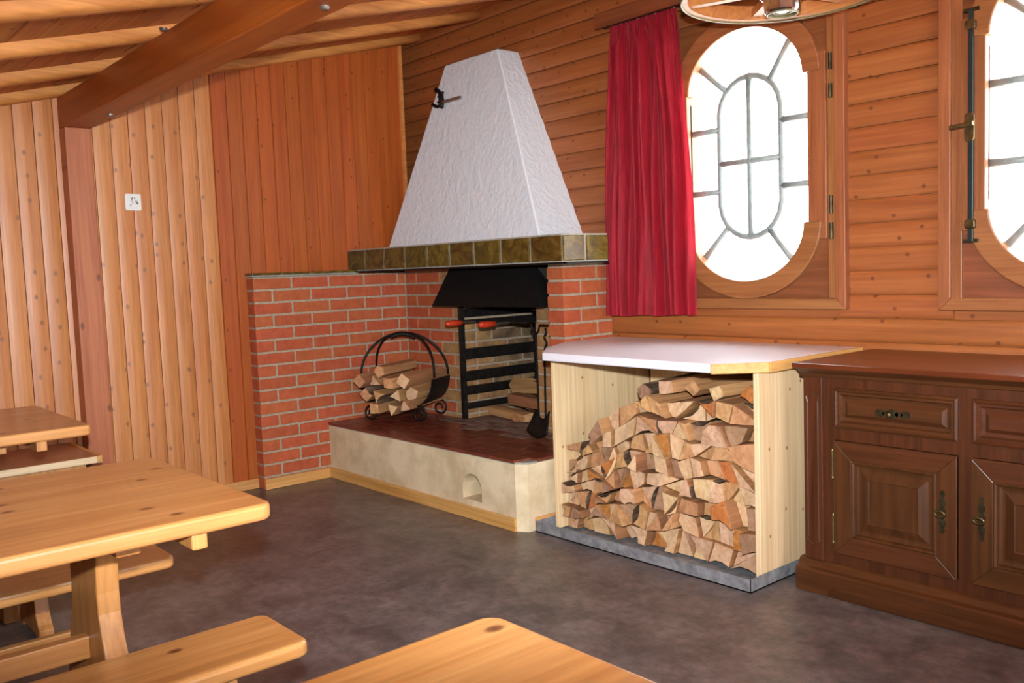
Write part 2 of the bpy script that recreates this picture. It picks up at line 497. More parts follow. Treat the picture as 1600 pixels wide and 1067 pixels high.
# back wall (window wall): backing pieces, horizontal half-log boards
wb = MB()
OH, OVZ0, OVZ1 = 0.47, WZ - 0.69, WZ + 0.69
edges = [-0.3] + sum([[wx - OH, wx + OH] for wx in WIN_X], []) + [RX]
wb.box(1.60, RX, 0.022, 0.12, 0, OVZ0).box(-0.3, 1.60, 0.022, 0.12, 1.36, OVZ0 if OVZ0 > 1.36 else 1.36001)
wb.box(-0.3, RX, 0.022, 0.12, OVZ1, 3.1)
for i in range(0, len(edges), 2):
    wb.box(edges[i], edges[i + 1], 0.022, 0.12, OVZ0 if i else 1.30, OVZ1)
wb = wb.build('wall_back', 'pine_log_wall', kind='structure')
RP = 0.1027
def log_profile(h):
    pr = [(0.022, 0.001), (0.020, 0.0018)]
    n = 12
    for i in range(n + 1):
        t = i / n
        pr.append((0.0 + 0.005 * (2 * t - 1) ** 8 + 0.0045 * (2 * t - 1) ** 2, 0.0022 + (h - 0.0044) * t))
    return pr + [(0.020, h - 0.0018), (0.022, h - 0.001)]
LP = log_profile(RP)
k = 0
rows = []
z = 1.026 - 10 * RP
while z < 2.96:
    if z + RP > 0.02: rows.append(z)
    z += RP
for z in rows:
    inwin = (z + RP > OVZ0 + 0.02) and (z < OVZ1 - 0.02)
    segs = [(edges[i], edges[i + 1]) for i in range(0, len(edges), 2)] if inwin else [(-0.3, RX)]
    for a, b in segs:
        if z + RP < 1.42: a = max(a, 1.79)
        if b - a < 0.05: continue
        MB().prism([(y, zz) for y, zz in LP], 'x', 0, b - a).build('board', 'pine_log_wall', wb, loc=(a, 0, z))
# other two walls, behind the camera, with plain windows for the daylight
wr = MB()
ys = [RY] + sum([[a, b] for a, b in SIDE_WIN], []) + [0.12]
wr.box(RX, RX + 0.15, RY, 0.12, 0, 1.0).box(RX, RX + 0.15, RY, 0.12, 2.3, 3.1)
for i in range(0, len(ys), 2): wr.box(RX, RX + 0.15, ys[i], ys[i + 1], 1.0, 2.3)
wr.build('wall_right', 'pine_log_wall', kind='structure')
MB().box(-0.2, RX + 0.15, RY - 0.15, RY, 0, 3.1).build('wall_front', 'pine_log_wall', kind='structure')
# ceiling: boards above round rafters
ce = MB().prism([(RY, roof(RY, 0.02)), (0.12, roof(0.12, 0.02)), (0.12, roof(0.12, 0.12)), (RY, roof(RY, 0.12))], 'x', -0.3, RX + 0.15).build('ceiling', 'pine_ceiling', kind='structure')
sl = math.atan(0.252)
cbm = MB().prism([(0.001, 0.022), (0.001, 0.006), (0.006, 0.0), (0.100, 0.0), (0.105, 0.006), (0.105, 0.022)], 'x', 0, RX + 0.3).mesh('board', 'pine_ceiling')
dy = 0.106 * math.cos(sl)
for i in range(int(6.0 / dy)):
    y = -dy * (i + 1)
    inst('board', cbm, ce, (-0.3, y, roof(y)), (sl, 0, 0))
RAFX = [-0.04, 0.62, 1.32, 2.0, 2.68, 3.36, 4.04, 4.72, 5.4, 6.08, 6.76, 7.44]
for i, rx in enumerate(RAFX):
    prof = []
    for q in range(11):
        a = math.pi * q / 10
        prof.append((0.055 + 0.055 * math.copysign(abs(math.cos(a)) ** 0.6, math.cos(a)), -0.052 * math.sin(a) ** 0.6))
    ny = 14
    vs = []; rr = random.Random(i)
    for t in range(ny + 1):
        yy = RY + (0 - RY) * t / ny
        wob = rr.uniform(-0.003, 0.003); wz = rr.uniform(-0.002, 0.002)
        for px, pz in prof:
            vs.append((px + wob, yy, 0.252 * yy + pz * (1 + wz * 8)))
    m = len(prof)
    fs = [(t * m + q, t * m + q + 1, (t + 1) * m + q + 1, (t + 1) * m + q) for t in range(ny) for q in range(m - 1)]
    fs += [tuple(range(m)), tuple(ny * m + q for q in range(m))]
    MB().add(vs, fs).build('rafter', 'rafter_wood', ce, loc=(rx, 0, 2.935), smooth=True)

# main beam and its post
bm_ = empty('ceiling_beam', (0, -2.27, 2.13), 'heavy reddish brown square beam running across the room under the rafters', 'beam')
MB().box(-0.02, RX, -2.335, -2.203, 2.13, 2.295).build('beam', 'beam_wood', bm_, bevel=0.006)
for x, y in ((0.556, -2.243), (2.724, -2.263)):
    MB().lathe([(0, -0.012), (0.012, -0.010), (0.016, -0.004), (0.016, 0.002)], (x, y, 2.13), 12).build('bolt', 'bolt_steel', bm_)
MB().lathe([(0, -0.012), (0.012, -0.010), (0.016, -0.004), (0.016, 0.002)], (1.60, -2.345, 2.30), 12).build('bolt', 'bolt_steel', bm_)
MB().box(-0.02, 0.10, -2.335, -2.203, 0, 2.13).build('wall_post', 'post_wood', bevel=0.006, label='square pinkish wooden post against the left wall carrying the ceiling beam', cat='post')

# ------------------------------------------------------------------ windows
def ell(a, b, t): return (a * math.cos(t), b * math.sin(t))
def make_window(idx, cx, hinges_right, latch_left):
    w = empty('window_%d' % idx, (cx, 0, WZ), kind='structure')
    L = (cx, 0, WZ)
    HX, HZ, FWd = 0.515, 0.725, 0.05
    def poly(pts, mat, name, y0, y1, bevel=0.004, par=w):
        return MB().prism(pts, 'y', y0, y1).build(name, mat, par, loc=L, bevel=bevel)
    # fixed outer frame with mitres
    ix, iz = HX - FWd, HZ - FWd
    poly([(-HX, -HZ), (-ix, -iz), (-ix, iz), (-HX, HZ)], 'frame_wood', 'frame_board', -0.034, 0.014)
    poly([(HX, -HZ), (ix, -iz), (ix, iz), (HX, HZ)], 'frame_wood', 'frame_board', -0.034, 0.014)
    poly([(-HX, -HZ), (HX, -HZ), (ix, -iz), (-ix, -iz)], 'frame_wood_across', 'frame_board', -0.034, 0.014)
    poly([(-HX, HZ), (HX, HZ), (ix, iz), (-ix, iz)], 'frame_wood_across', 'frame_board', -0.034, 0.014)
    # inner jamb strips
    for sg in (-1, 1):
        poly([(sg * (ix + 0.006), -iz - 0.006), (sg * 0.426, -iz - 0.006), (sg * 0.426, iz + 0.006), (sg * (ix + 0.006), iz + 0.006)], 'frame_wood', 'jamb_strip', -0.020, 0.014)
    A, B, CZ_ = 0.335, 0.262, 0.33
    # straight stiles of the sash
    for sg in (-1, 1):
        poly([(sg * A, -CZ_ - 0.08), (sg * 0.427, -CZ_ - 0.08), (sg * 0.427, CZ_ + 0.08), (sg * A, CZ_ + 0.08)], 'frame_wood', 'sash_stile', -0.030, 0.014)
    n = 28
    for sg in (1, -1):
        # arched rail (half ellipse), proud of the panel
        inn = [ell(A - 0.018, B - 0.0, math.pi * i / n) for i in range(n + 1)]
        out = [ell(0.405, B + 0.085, math.pi * i / n) for i in range(n + 1)]
        mb = MB()
        vs = []
        for y in (-0.042, 0.012):
            for (x, z) in inn + out: vs.append((x, y, sg * (z + CZ_)))
        m = n + 1
        fs = []
        for i in range(n):
            fs += [(i, i + 1, m + i + 1, m + i), (2 * m + i, 2 * m + i + 1, 3 * m + i + 1, 3 * m + i),
                   (i, i + 1, 2 * m + i + 1, 2 * m + i), (m + i, m + i + 1, 3 * m + i + 1, 3 * m + i)]
        for e in (0, n): fs.append((e, m + e, 3 * m + e, 2 * m + e))
        mb.add(vs, fs).build('arched_rail', 'frame_wood_across', w, loc=L, bevel=0.006)
        # recessed panel in the corners
        mb = MB(); vs = []
        arc = [ell(0.39, B + 0.06, math.pi * i / n) for i in range(n + 1)]
        for y in (-0.006, 0.014):
            for (x, z) in arc: vs.append((x, y, sg * (z + CZ_)))
            for (x, z) in arc: vs.append((x, y, sg * (iz + 0.008)))
        fs = []
        for i in range(n):
            fs += [(i, i + 1, m + i + 1, m + i), (2 * m + i, 2 * m + i + 1, 3 * m + i + 1, 3 * m + i), (i, i + 1, 2 * m + i + 1, 2 * m + i)]
        mb.add(vs, fs)
        for s2 in (1, -1):
            xa, xb = sorted((s2 * 0.39, s2 * 0.4285))
            za, zb = sorted((sg * CZ_, sg * (iz + 0.008)))
            mb.box(xa, xb, -0.006, 0.014, za, zb)
        mb.build('corner_panel', 'frame_panel', w, loc=L)
    # opening outline (clockwise from right notch)
    def outline(ang):
        c, s_ = math.cos(ang), math.sin(ang)
        # ray from the centre to the opening edge
        lo, hi = 0.0, 1.0
        for _ in range(30):
            mid = (lo + hi) / 2; x, z = c * mid, s_ * mid
            inside = abs(x) < A and (abs(z) <= CZ_ or (x / A) ** 2 + ((abs(z) - CZ_) / B) ** 2 < 1)
            lo, hi = (mid, hi) if inside else (lo, mid)
        return (c * lo, s_ * lo)
    NO = 96
    con = [outline(2 * math.pi * i / NO) for i in range(NO)]
    vs = [(x, 0.0, z) for x, z in con] + [(x, 0.07, z) for x, z in con]
    big = [(x * 1.5, z * 1.35) for x, z in con]
    big = [(max(-0.50, min(0.50, x)), max(-0.70, min(0.70, z))) for x, z in big]
    vs += [(x, 0.07, z) for x, z in big] + [(x, 0.012, z) for x, z in big]
    fs = []
    for i in range(NO):
        q = (i + 1) % NO
        fs += [(i, q, NO + q, NO + i), (NO + i, NO + q, 2 * NO + q, 2 * NO + i), (3 * NO + i, 3 * NO + q, q, i)]
    MB().add(vs, fs).build('reveal', 'frame_wood', w, loc=L)
    # leaded glazing
    R_, HS = 0.1715, 0.382 - 0.1715
    def stad(ang):
        c, s_ = math.cos(ang), math.sin(ang)
        lo, hi = 0.0, 1.0
        for _ in range(30):
            mid = (lo + hi) / 2; x, z = c * mid, s_ * mid
            inside = abs(x) < R_ and (abs(z) <= HS or x * x + (abs(z) - HS) ** 2 < R_ * R_)
            lo, hi = (mid, hi) if inside else (lo, mid)
        return (c * lo, s_ * lo)
    yg = 0.020
    def came(path, closed=False):
        MB().tube([(x, yg, z) for x, z in path], 0.0155, 8, closed=closed).build('lead_came', 'lead_came', w, loc=L, smooth=True)
    came([stad(2 * math.pi * i / 48) for i in range(48)], True)
    came([(0, -0.382), (0, 0.382)])
    came([(-R_, -0.018), (R_, -0.018)])
    bars = []   # (inner point, outer point), anticlockwise
    for (a, b) in [((R_, 0.150), (A, 0.150)), ((0.112, 0.34), (0.212, 0.478)), ((-0.132, 0.342), (-0.300, 0.486)), ((-R_, 0.150), (-A, 0.150)),
                   ((-R_, -0.152), (-A, -0.152)), ((-0.130, -0.336), (-0.284, -0.489)), ((0.100, -0.34), (0.221, -0.481)), ((R_, -0.152), (A, -0.152))]:
        ia = math.atan2(a[1], a[0]); oa = math.atan2(b[1], b[0])
        bars.append((ia, oa)); came([stad(ia), outline(oa)])
    glass = []
    for i in range(8):
        (i0, o0), (i1, o1) = bars[i], bars[(i + 1) % 8]
        if i1 < i0: i1 += 2 * math.pi
        if o1 < o0: o1 += 2 * math.pi
        q = 10
        glass.append([stad(i0 + (i1 - i0) * t / q) for t in range(q + 1)] + [outline(o1 + (o0 - o1) * t / q) for t in range(q + 1)])
    for x0_, x1_, s2, zc in ((0, 1, 1, 0), (-1, 0, 1, 0), (-1, 0, -1, 0), (0, 1, -1, 0)):
        q = 10
        a0 = math.atan2(-0.018, R_ if x1_ else -R_)
        tgt = math.pi / 2 * s2
        if not x1_ and s2 > 0: a0 += 2 * math.pi
        if not x1_ and s2 < 0: pass
        arc = [stad(a0 + (tgt - a0) * t / q) for t in range(q + 1)]
        glass.append([(0, -0.018)] + arc)
    for pg in glass:
        nn = len(pg)
        if nn > 12:
            h = nn // 2
            vs = [(x, yg, z) for x, z in pg]
            fs = [(t, t + 1, nn - 2 - t, nn - 1 - t) for t in range(h - 1)]
        else:
            vs = [(x, yg, z) for x, z in pg]; fs = [(0, t, t + 1) for t in range(1, nn - 1)]
        MB().add(vs, fs).build('pane', 'window_glass', w, loc=L)
    if hinges_right:
        for (za, zb) in ((2.112, 2.183), (1.991, 2.051), (1.490, 1.568), (1.377, 1.450)):
            MB().tube([(0.4525, -0.036, za - WZ), (0.4525, -0.036, zb - WZ)], 0.009, 8).build('hinge', 'bronze_dark', w, loc=L)
    if latch_left:
        lx = -0.382
        MB().box(lx - 0.010, lx + 0.010, -0.052, -0.036, 1.335 - WZ, 2.225 - WZ).build('bolt_rod', 'bolt_rod_green', w, loc=L, bevel=0.002)
        pl = MB().prism(rounded(lx - 0.019, lx + 0.019, 1.722 - WZ, 1.832 - WZ, 0.016), 'y', -0.062, -0.052).build('latch_plate', 'brass_aged', w, loc=L, bevel=0.002)
        MB().tube([(lx + 0.024, -0.085, 1.787 - WZ), (lx - 0.064, -0.085, 1.780 - WZ)], 0.009, 10).tube([(lx, -0.06, 1.786 - WZ), (lx, -0.085, 1.786 - WZ)], 0.008, 8).build('lever_handle', 'brass_aged', pl, loc=L)
        for zc in (2.165, 1.405):
            MB().prism(rounded(lx - 0.020, lx + 0.020, zc - WZ - 0.018, zc - WZ + 0.018, 0.010), 'y', -0.060, -0.030).build('rod_guide', 'brass_aged', w, loc=L, bevel=0.003)
        for zc in (2.222, 1.340):
            MB().box(lx - 0.028, lx + 0.030, -0.050, -0.030, zc - WZ - 0.007, zc - WZ + 0.007).build('strike_plate', 'bronze_dark', w, loc=L, bevel=0.002)
    return w
for i, wx in enumerate(WIN_X):
    make_window(i + 1, wx, i != 1, i == 1)

# ------------------------------------------------------------------ fireplace
fp = empty('fireplace', (0.9, -0.4, 0), 'corner fireplace with red brick lining, white plaster hood and cream plastered hearth', 'fireplace')
NB, BX, PX0, PX1, PF = -0.234, 0.093, 1.668, 1.795, -0.377
CH, BH, BL, JT = 0.0768, 0.0630, 0.248, 0.014
FB0, FB1, FBD, FBT = 0.71, 1.405, 0.42, 1.14     # fire box opening and depth
brick_cache = {}
def brick(parent, loc, lx, ly, lz, mat):
    key = (round(lx, 3), round(ly, 3), round(lz, 3), mat)
    if key not in brick_cache:
        c = 0.0025
        mb = MB()
        x, y, z = lx / 2, ly / 2, lz / 2
        vs = []
        for (sx, sy, sz) in [(a, b, d) for a in (-1, 1) for b in (-1, 1) for d in (-1, 1)]:
            vs += [(sx * (x - c), sy * (y - c), sz * z), (sx * (x - c), sy * y, sz * (z - c)), (sx * x, sy * (y - c), sz * (z - c))]
        import bmesh
        me = bpy.data.meshes.new('brick')
        b = bmesh.new()
        for p in vs: b.verts.new(p)
        bmesh.ops.convex_hull(b, input=b.verts[:])
        b.to_mesh(me); b.free()
        me.materials.append(M[mat])
        brick_cache[key] = me
    inst('brick', brick_cache[key], parent, loc)
def run(parent, axis, a0, a1, face, depth, z0, z1, matf, phase=0, holes=()):
    """courses of bricks along x or y from a0 to a1; face = coordinate of the visible face, depth = signed direction into the wall"""
    k = 0
    while k * CH + 0.01 < z1:
        zb = k * CH + 0.004
        zt = min(zb + BH, z1)
        if zb >= z0 - 0.02 and zt - zb > 0.02:
            p = a0 if (k + phase) % 2 == 0 else a0 - (BL + JT) / 2
            while p < a1 - 0.01:
                s0, s1 = max(p, a0), min(p + BL, a1)
                parts = [(s0, s1)]
                for h0, h1, hz in holes:
                    if zb < hz - 0.02:
                        np_ = []
                        for q0, q1 in parts:
                            if q1 <= h0 or q0 >= h1: np_.append((q0, q1))
                            else:
                                if q0 < h0 - 0.01: np_.append((q0, h0))
                                if q1 > h1 + 0.01: np_.append((h1, q1))
                        parts = np_
                for q0, q1 in parts:
                    if q1 - q0 < 0.025: continue
                    mid = (q0 + q1) / 2; zc = (zb + zt) / 2
                    m = matf(mid, zc)
                    if axis == 'y': brick(parent, (face + depth / 2, mid, zc), abs(depth), q1 - q0, zt - zb, m)
                    else: brick(parent, (mid, face + depth / 2, zc), q1 - q0, abs(depth), zt - zb, m)
                p += BL + JT
        k += 1
red = lambda a, z: 'brick_red'
bw = MB().box(0.0, BX - 0.006, BY0 + 0.006, 0.0, 0, 1.305)
bw = bw.build('brick_side_wall', 'mortar', fp)
run(bw, 'y', BY0, NB, BX, -0.105, 0, 1.305, red, 0)
# back wall of the niche, with the fire box opening
nw = MB().box(BX - 0.01, FB0 - 0.006, NB + 0.006, 0.10, 0.30, 1.36).box(FB1 + 0.006, PX0 + 0.02, NB + 0.006, 0.10, 0.30, 1.36).box(FB0 - 0.01, FB1 + 0.01, NB + 0.006, 0.10, FBT, 1.36)
nw = nw.build('brick_back_wall', 'mortar', fp)
run(nw, 'x', BX + 0.012, PX0, NB, 0.11, 0.32, 1.33, lambda a, z: 'brick_red' if a < 0.42 + 0.14 * ((int(z / CH)) % 2) else 'brick_tan', 1, [(FB0, FB1, FBT)])
fbx = MB().box(FB0 - 0.10, FB0 - 0.0065, 0.10, FBD, 0.25, FBT).box(FB1 + 0.0065, FB1 + 0.1, 0.10, FBD, 0.25, FBT).box(FB0 - 0.1, FB1 + 0.1, FBD + 0.006, FBD + 0.1, 0.25, FBT + 0.1).box(FB0 - 0.1, FB1 + 0.1, 0.10, FBD + 0.1, FBT, FBT + 0.1)
fbx = fbx.build('fire_box', 'mortar', fp)
run(fbx, 'y', NB + 0.122, FBD, FB0, -0.06, 0.32, FBT - 0.01, lambda a, z: 'brick_tan' if a < 0.05 else 'brick_soot', 0)
run(fbx, 'y', NB + 0.122, FBD, FB1, 0.06, 0.32, FBT - 0.01, lambda a, z: 'brick_soot', 0)
run(fbx, 'x', FB0, FB1, FBD, 0.06, 0.32, FBT - 0.01, lambda a, z: 'brick_soot', 1)
# pillar on the right
pw = MB().box(PX0 + 0.006, PX1 - 0.006, PF + 0.006, 0.0, 0, 1.33).build('brick_pillar', 'mortar', fp)
k = 0
while k * CH < 1.30:
    zb = k * CH + 0.004; zt = min(zb + BH, 1.325); zc = (zb + zt) / 2
    L1 = 0.25 if k % 2 == 0 else 0.125
    a, first = PF, True
    while a < -0.015:
        b_ = min(a + (L1 if first else BL), -0.001)
        if b_ - a > 0.02: brick(pw, ((PX0 + PX1) / 2, (a + b_) / 2, zc), PX1 - PX0, b_ - a, zt - zb, 'brick_red')
        a = b_ + JT; first = False
    k += 1
# narrow glazed ledge on the side wall
lg = MB().box(0.0, BX + 0.008, BY0 - 0.006, -0.60, 1.308, 1.317).build('ledge', 'grout', fp)
y = BY0 - 0.008
while y < -0.61:
    y2 = min(y + 0.185, -0.60)
    MB().box(0.001, BX + 0.014, y, y2, 1.316, 1.331).build('ledge_tile', 'glazed_tile', lg, bevel=0.003)
    y = y2 + 0.006
# mantel shelf clad in green-brown glazed tiles
MX, MF, MZ0, MZ1 = 2.046, -0.620, 1.322, 1.463
mt = MB().prism([(0, 0), (0, MF + 0.008), (MX - 0.008, MF + 0.008), (MX - 0.008, -0.285), (PX1, -0.285), (PX1, 0)], 'z', MZ0, MZ1).build('mantel', 'grout', fp)
MB().box(0.0, MX + 0.002, MF - 0.002, MF + 0.03, MZ0 - 0.008, MZ0 + 0.001).box(MX - 0.03, MX + 0.002, MF, -0.285, MZ0 - 0.008, MZ0 + 0.001).build('edge_strip', 'black_iron', mt)
jx = [0.0, 0.22, 0.446, 0.672, 0.905, 1.124, 1.346, 1.575, 1.809, MX]
for a, b_ in zip(jx[:-1], jx[1:]):
    w_, h_ = b_ - a - 0.015, MZ1 - MZ0 - 0.016
    MB().box(-w_ / 2, w_ / 2, -0.006, 0.006, -h_ / 2, h_ / 2).build('mantel_tile', 'glazed_tile', mt, loc=((a + b_) / 2, MF + 0.005, (MZ0 + MZ1) / 2), bevel=0.004)
jy = [MF, -0.455, -0.285]
for a, b_ in zip(jy[:-1], jy[1:]):
    w_, h_ = b_ - a - 0.016, MZ1 - MZ0 - 0.016
    MB().box(-0.006, 0.006, -w_ / 2, w_ / 2, -h_ / 2, h_ / 2).build('mantel_tile', 'glazed_tile', mt, loc=(MX - 0.005, (a + b_) / 2 + 0.003, (MZ0 + MZ1) / 2), bevel=0.004)
# white plaster hood (truncated pyramid against the wall)
def hoodpt(z):
    t = (2.610 - z) / (2.610 - 1.49)
    return 0.551 + (0.079 - 0.551) * t, 1.075 + (1.577 - 1.075) * t, -0.162 + (-0.339 + 0.162) * t
zs = [1.45 + (2.61 - 1.45) * i / 10 for i in range(11)]
vs = []
for z in zs:
    a, b_, f_ = hoodpt(z)
    vs += [(a, 0.01, z), (a, f_, z), (b_, f_, z), (b_, 0.01, z)]
fs = []
for i in range(10):
    for q in range(4):
        fs.append((i * 4 + q, i * 4 + (q + 1) % 4, (i + 1) * 4 + (q + 1) % 4, (i + 1) * 4 + q))
fs += [(0, 1, 2, 3), (40, 41, 42, 43)]
MB().add(vs, fs).build('plaster_hood', 'plaster_white', fp, bevel=0.008, label='white roughcast plaster hood')
# black smoke hood under the mantel
t0, b0 = (0.70, 1.49, -0.300, 1.325), (0.655, 1.655, -0.420, 1.088)
vs = [(t0[0], t0[2], t0[3]), (t0[1], t0[2], t0[3]), (1.60, NB, t0[3]), (0.62, NB, t0[3]),
      (b0[0], b0[2], b0[3]), (b0[1], b0[2], b0[3]), (1.662, NB, b0[3]), (0.50, NB, b0[3])]
mb = MB().add(vs, [(0, 1, 5, 4), (1, 2, 6, 5), (3, 0, 4, 7)])
sh = mb.build('smoke_hood', 'black_sheet', fp)
so = sh.modifiers.new('thick', 'SOLIDIFY'); so.thickness = 0.006
# hearth
HY, HZ, HX1, HX2, HY2 = -0.872, 0.340, 1.922, 1.978, -0.838
hp = [(BX, HY), (HX1, HY), (HX2, HY2), (HX2, NB + 0.005), (BX, NB + 0.005)]
AX0, AX1, AZ0, AZ1 = 1.492, 1.652, 0.098, 0.238
hm = MB()
# front face built around the arched ash hole
arc = []
cxA, rA = (AX0 + AX1) / 2, (AX1 - AX0) / 2
for i in range(13):
    a = math.pi * i / 12
    arc.append((cxA - rA * math.cos(a), AZ1 - rA + rA * math.sin(a) * 1.0))
yf = HY
front = [(BX, 0), (AX0, 0), (AX0, AZ0)]
hm.add([(BX, yf, 0), (AX0, yf, 0), (AX0, yf, HZ), (BX, yf, HZ)], [(0, 1, 2, 3)])
hm.add([(AX1, yf, 0), (HX1, yf, 0), (HX1, yf, HZ), (AX1, yf, HZ)], [(0, 1, 2, 3)])
hm.add([(AX0, yf, 0), (AX1, yf, 0), (AX1, yf, AZ0), (AX0, yf, AZ0)], [(0, 1, 2, 3)])
vs = [(x, yf, z) for x, z in arc] + [(x, yf, HZ) for x, z in arc]
hm.add(vs, [(i, i + 1, 14 + i, 13 + i) for i in range(12)])
hole = [(AX0, AZ0)] + arc + [(AX1, AZ0)]
nh = len(hole)
vs = [(x, yf, z) for x, z in hole] + [(x, yf + 0.20, z) for x, z in hole]
hm.add(vs, [(i, (i + 1) % nh, nh + (i + 1) % nh, nh + i) for i in range(nh)] + [tuple(range(nh, 2 * nh))])
hm.add([(HX1, HY, 0), (HX2, HY2, 0), (HX2, NB, 0), (HX1, HY, HZ), (HX2, HY2, HZ), (HX2, NB, HZ)], [(0, 1, 4, 3), (1, 2, 5, 4)])
hm.add([(x, y_, HZ) for x, y_ in hp], [tuple(range(5))])
hb = hm.build('hearth', 'plaster_cream', fp)
MB().tube([(1.60, HY + 0.10, AZ0 + 0.03), (1.645, HY + 0.06, AZ0 + 0.10)], 0.009, 8).build('ash_flap_rod', 'black_iron', hb)
MB().box(BX, HX1 + 0.003, HY - 0.016, HY, 0, 0.066).build('hearth_baseboard', 'spruce_edge', fp, bevel=0.003)
MB().box(HX2, HX2 + 0.014, -0.80, -0.60, 0, 0.066).build('hearth_baseboard', 'spruce_edge_y', fp, bevel=0.003)
MB().box(BX, BX + 0.016, BY0 + 0.002, HY - 0.016, 0, 0.066).build('hearth_baseboard', 'spruce_edge_y', fp, bevel=0.003)
# hearth tiles
hg = MB().prism([(BX, HY - 0.004), (HX1, HY - 0.004), (HX2 + 0.004, HY2), (HX2 + 0.004, NB), (BX, NB)], 'z', HZ - 0.002, HZ + 0.008).build('tile_bed', 'grout', fp)
TX, TY = 0.205, 0.103
row = 0
y = HY - 0.008
while y < NB - 0.02:
    y2 = min(y + TY - 0.005, NB - 0.002)
    x = BX + 0.001 - (TX / 2 if row % 2 else 0) + (0.205 - 0.0)*0
    while x < HX2:
        xa, xb = max(x, BX + 0.001), min(x + TX - 0.005, HX2 + 0.008)
        if xb - xa > 0.02:
            ash = (y > -0.50 and 0.62 < (xa + xb) / 2 < 1.75 and y > -0.50 + 0.1 * random.random())
            pts = [(xa, y), (xb, y), (xb, y2), (xa, y2)]
            if row == 0 and xb > HX1: pts = [(xa, y), (HX1 + 0.002, y), (xb, HY2 - 0.004), (xb, y2), (xa, y2)]
            cx_, cy_ = (xa + xb) / 2, (y + y2) / 2
            if not (row == 0 and xa > HX1 - 0.02):
                MB().prism([(p - cx_, q - cy_) for p, q in pts], 'z', 0, 0.015).build('hearth_tile', 'ash_tile' if ash else 'quarry_tile', hg, loc=(cx_, cy_, HZ + 0.003))
        x += TX
    y += TY; row += 1
MB().prism([(FB0 - 0.1, NB - 0.01), (FB1 + 0.1, NB - 0.01), (FB1 + 0.1, FBD + 0.05), (FB0 - 0.1, FBD + 0.05)], 'z', HZ - 0.05, HZ + 0.016).build('fire_floor', 'ash_tile', fp)
# grate rails along the left side of the fire box
HT = HZ + 0.018
rk = MB().box(FB0 + 0.002, FB0 + 0.030, NB - 0.030, NB + 0.000, HT, 1.085).build('rail_frame', 'iron_rail', fp)
MB().box(FB0 + 0.002, FB0 + 0.030, FBD - 0.05, FBD - 0.02, HT, 1.085).build('rail_frame', 'iron_rail', fp)
for za, zb in ((1.005, 1.06), (0.738, 0.806), (0.600, 0.662), (0.512, 0.566), (0.420, 0.458)):
    MB().box(FB0 + 0.006, FB0 + 0.012, NB - 0.02, FBD - 0.02, za, zb).box(FB0 + 0.006, FB0 + 0.034, NB - 0.02, FBD - 0.02, zb - 0.006, zb).box(FB0 + 0.006, FB0 + 0.034, NB - 0.02, FBD - 0.02, za, za + 0.006).build('grate_rail', 'iron_rail', fp)
    MB().box(FB1 - 0.034, FB1 - 0.004, NB + 0.006, FBD - 0.02, zb - 0.006, zb).build('grate_rail', 'iron_rail', fp)
# two grill grates with orange-red wooden handles
def grate(x0, x1, label):
    g = empty('grill_grate', ((x0 + x1) / 2, 0.0, 0.985), label, 'grill grate', 'grill grates in the fire box')
    zc = 0.985
    mb = MB()
    mb.tube([(x0, NB - 0.03, zc), (x1, NB - 0.03, zc), (x1, 0.35, zc), (x0, 0.35, zc)], 0.006, 6, closed=True)
    for i in range(9):
        xx = x0 + (x1 - x0) * (i + 1) / 10
        mb.tube([(xx, NB - 0.03, zc), (xx, 0.35, zc)], 0.003, 5)
    mb.build('grid', 'iron_rail', g)
    xm = (x0 + x1) / 2
    MB().tube([(xm, NB - 0.03, zc), (xm, NB - 0.16, zc)], 0.006, 8).build('rod', 'steel_rod', g)
    MB().tube([(xm, NB - 0.14, zc), (xm, NB - 0.145, zc), (xm, NB - 0.20, zc), (xm, NB - 0.25, zc), (xm, NB - 0.262, zc)], [0.010, 0.017, 0.020, 0.018, 0.008], 12).build('handle', 'red_handle', g, smooth=True, label='orange red wooden handle')
grate(0.755, 1.03, 'grill grate with red handle at the left of the fire box opening')
grate(1.06, 1.36, 'grill grate with red handle at the right of the fire box opening')

# ------------------------------------------------------------------ fire wood helper
def log_mesh(poly, length, rng, end, side, barkedge=None, skew=0.012, taper=0.94):
    """irregular split log: polygon (x,z) about the origin, running along +y"""
    pts, bark = [], []
    n = len(poly)
    for i in range(n):
        a, b_ = poly[i], poly[(i + 1) % n]
        isb = (barkedge == i)
        q = 3 if isb else 2
        nx, nz = (b_[1] - a[1]), -(b_[0] - a[0])
        ln = math.hypot(nx, nz) or 1
        for t in range(q):
            f_ = t / q
            d_ = (0.16 * ln * math.sin(math.pi * f_) if isb else (rng.uniform(-0.03, 0.03) * ln if t else 0))
            pts.append((a[0] + (b_[0] - a[0]) * f_ + nx / ln * d_, a[1] + (b_[1] - a[1]) * f_ + nz / ln * d_))
            bark.append(isb)
    m = len(pts)
    mb = MB()
    vs = []
    sx, sz = rng.uniform(-skew, skew), rng.uniform(-skew, skew)
    for r_, (f_) in enumerate((0.0, 0.012, 0.4, 0.75, 1.0)):
        sc = (0.965 if r_ == 0 else 1.0) * (1 + (taper - 1) * f_)
        for i, (x, z) in enumerate(pts):
            w_ = rng.uniform(-0.002, 0.002) if r_ > 1 else 0
            yy = f_ * length + (rng.uniform(-0.004, 0.004) if r_ == 0 else 0)
            vs.append((x * sc + sx * f_ + w_, yy, z * sc + sz * f_ + w_))
    fs, mi = [], []
    for r_ in range(4):
        for i in range(m):
            fs.append((r_ * m + i, r_ * m + (i + 1) % m, (r_ + 1) * m + (i + 1) % m, (r_ + 1) * m + i)); mi.append(2 if bark[i] else 1)
    fs += [tuple(range(m)), tuple(range(4 * m, 5 * m))]; mi += [0, 0]
    mb.v, mb.f, mb.m = vs, [list(f) for f in fs], mi
    return mb.mesh('firewood_log', [end, side, BARK])
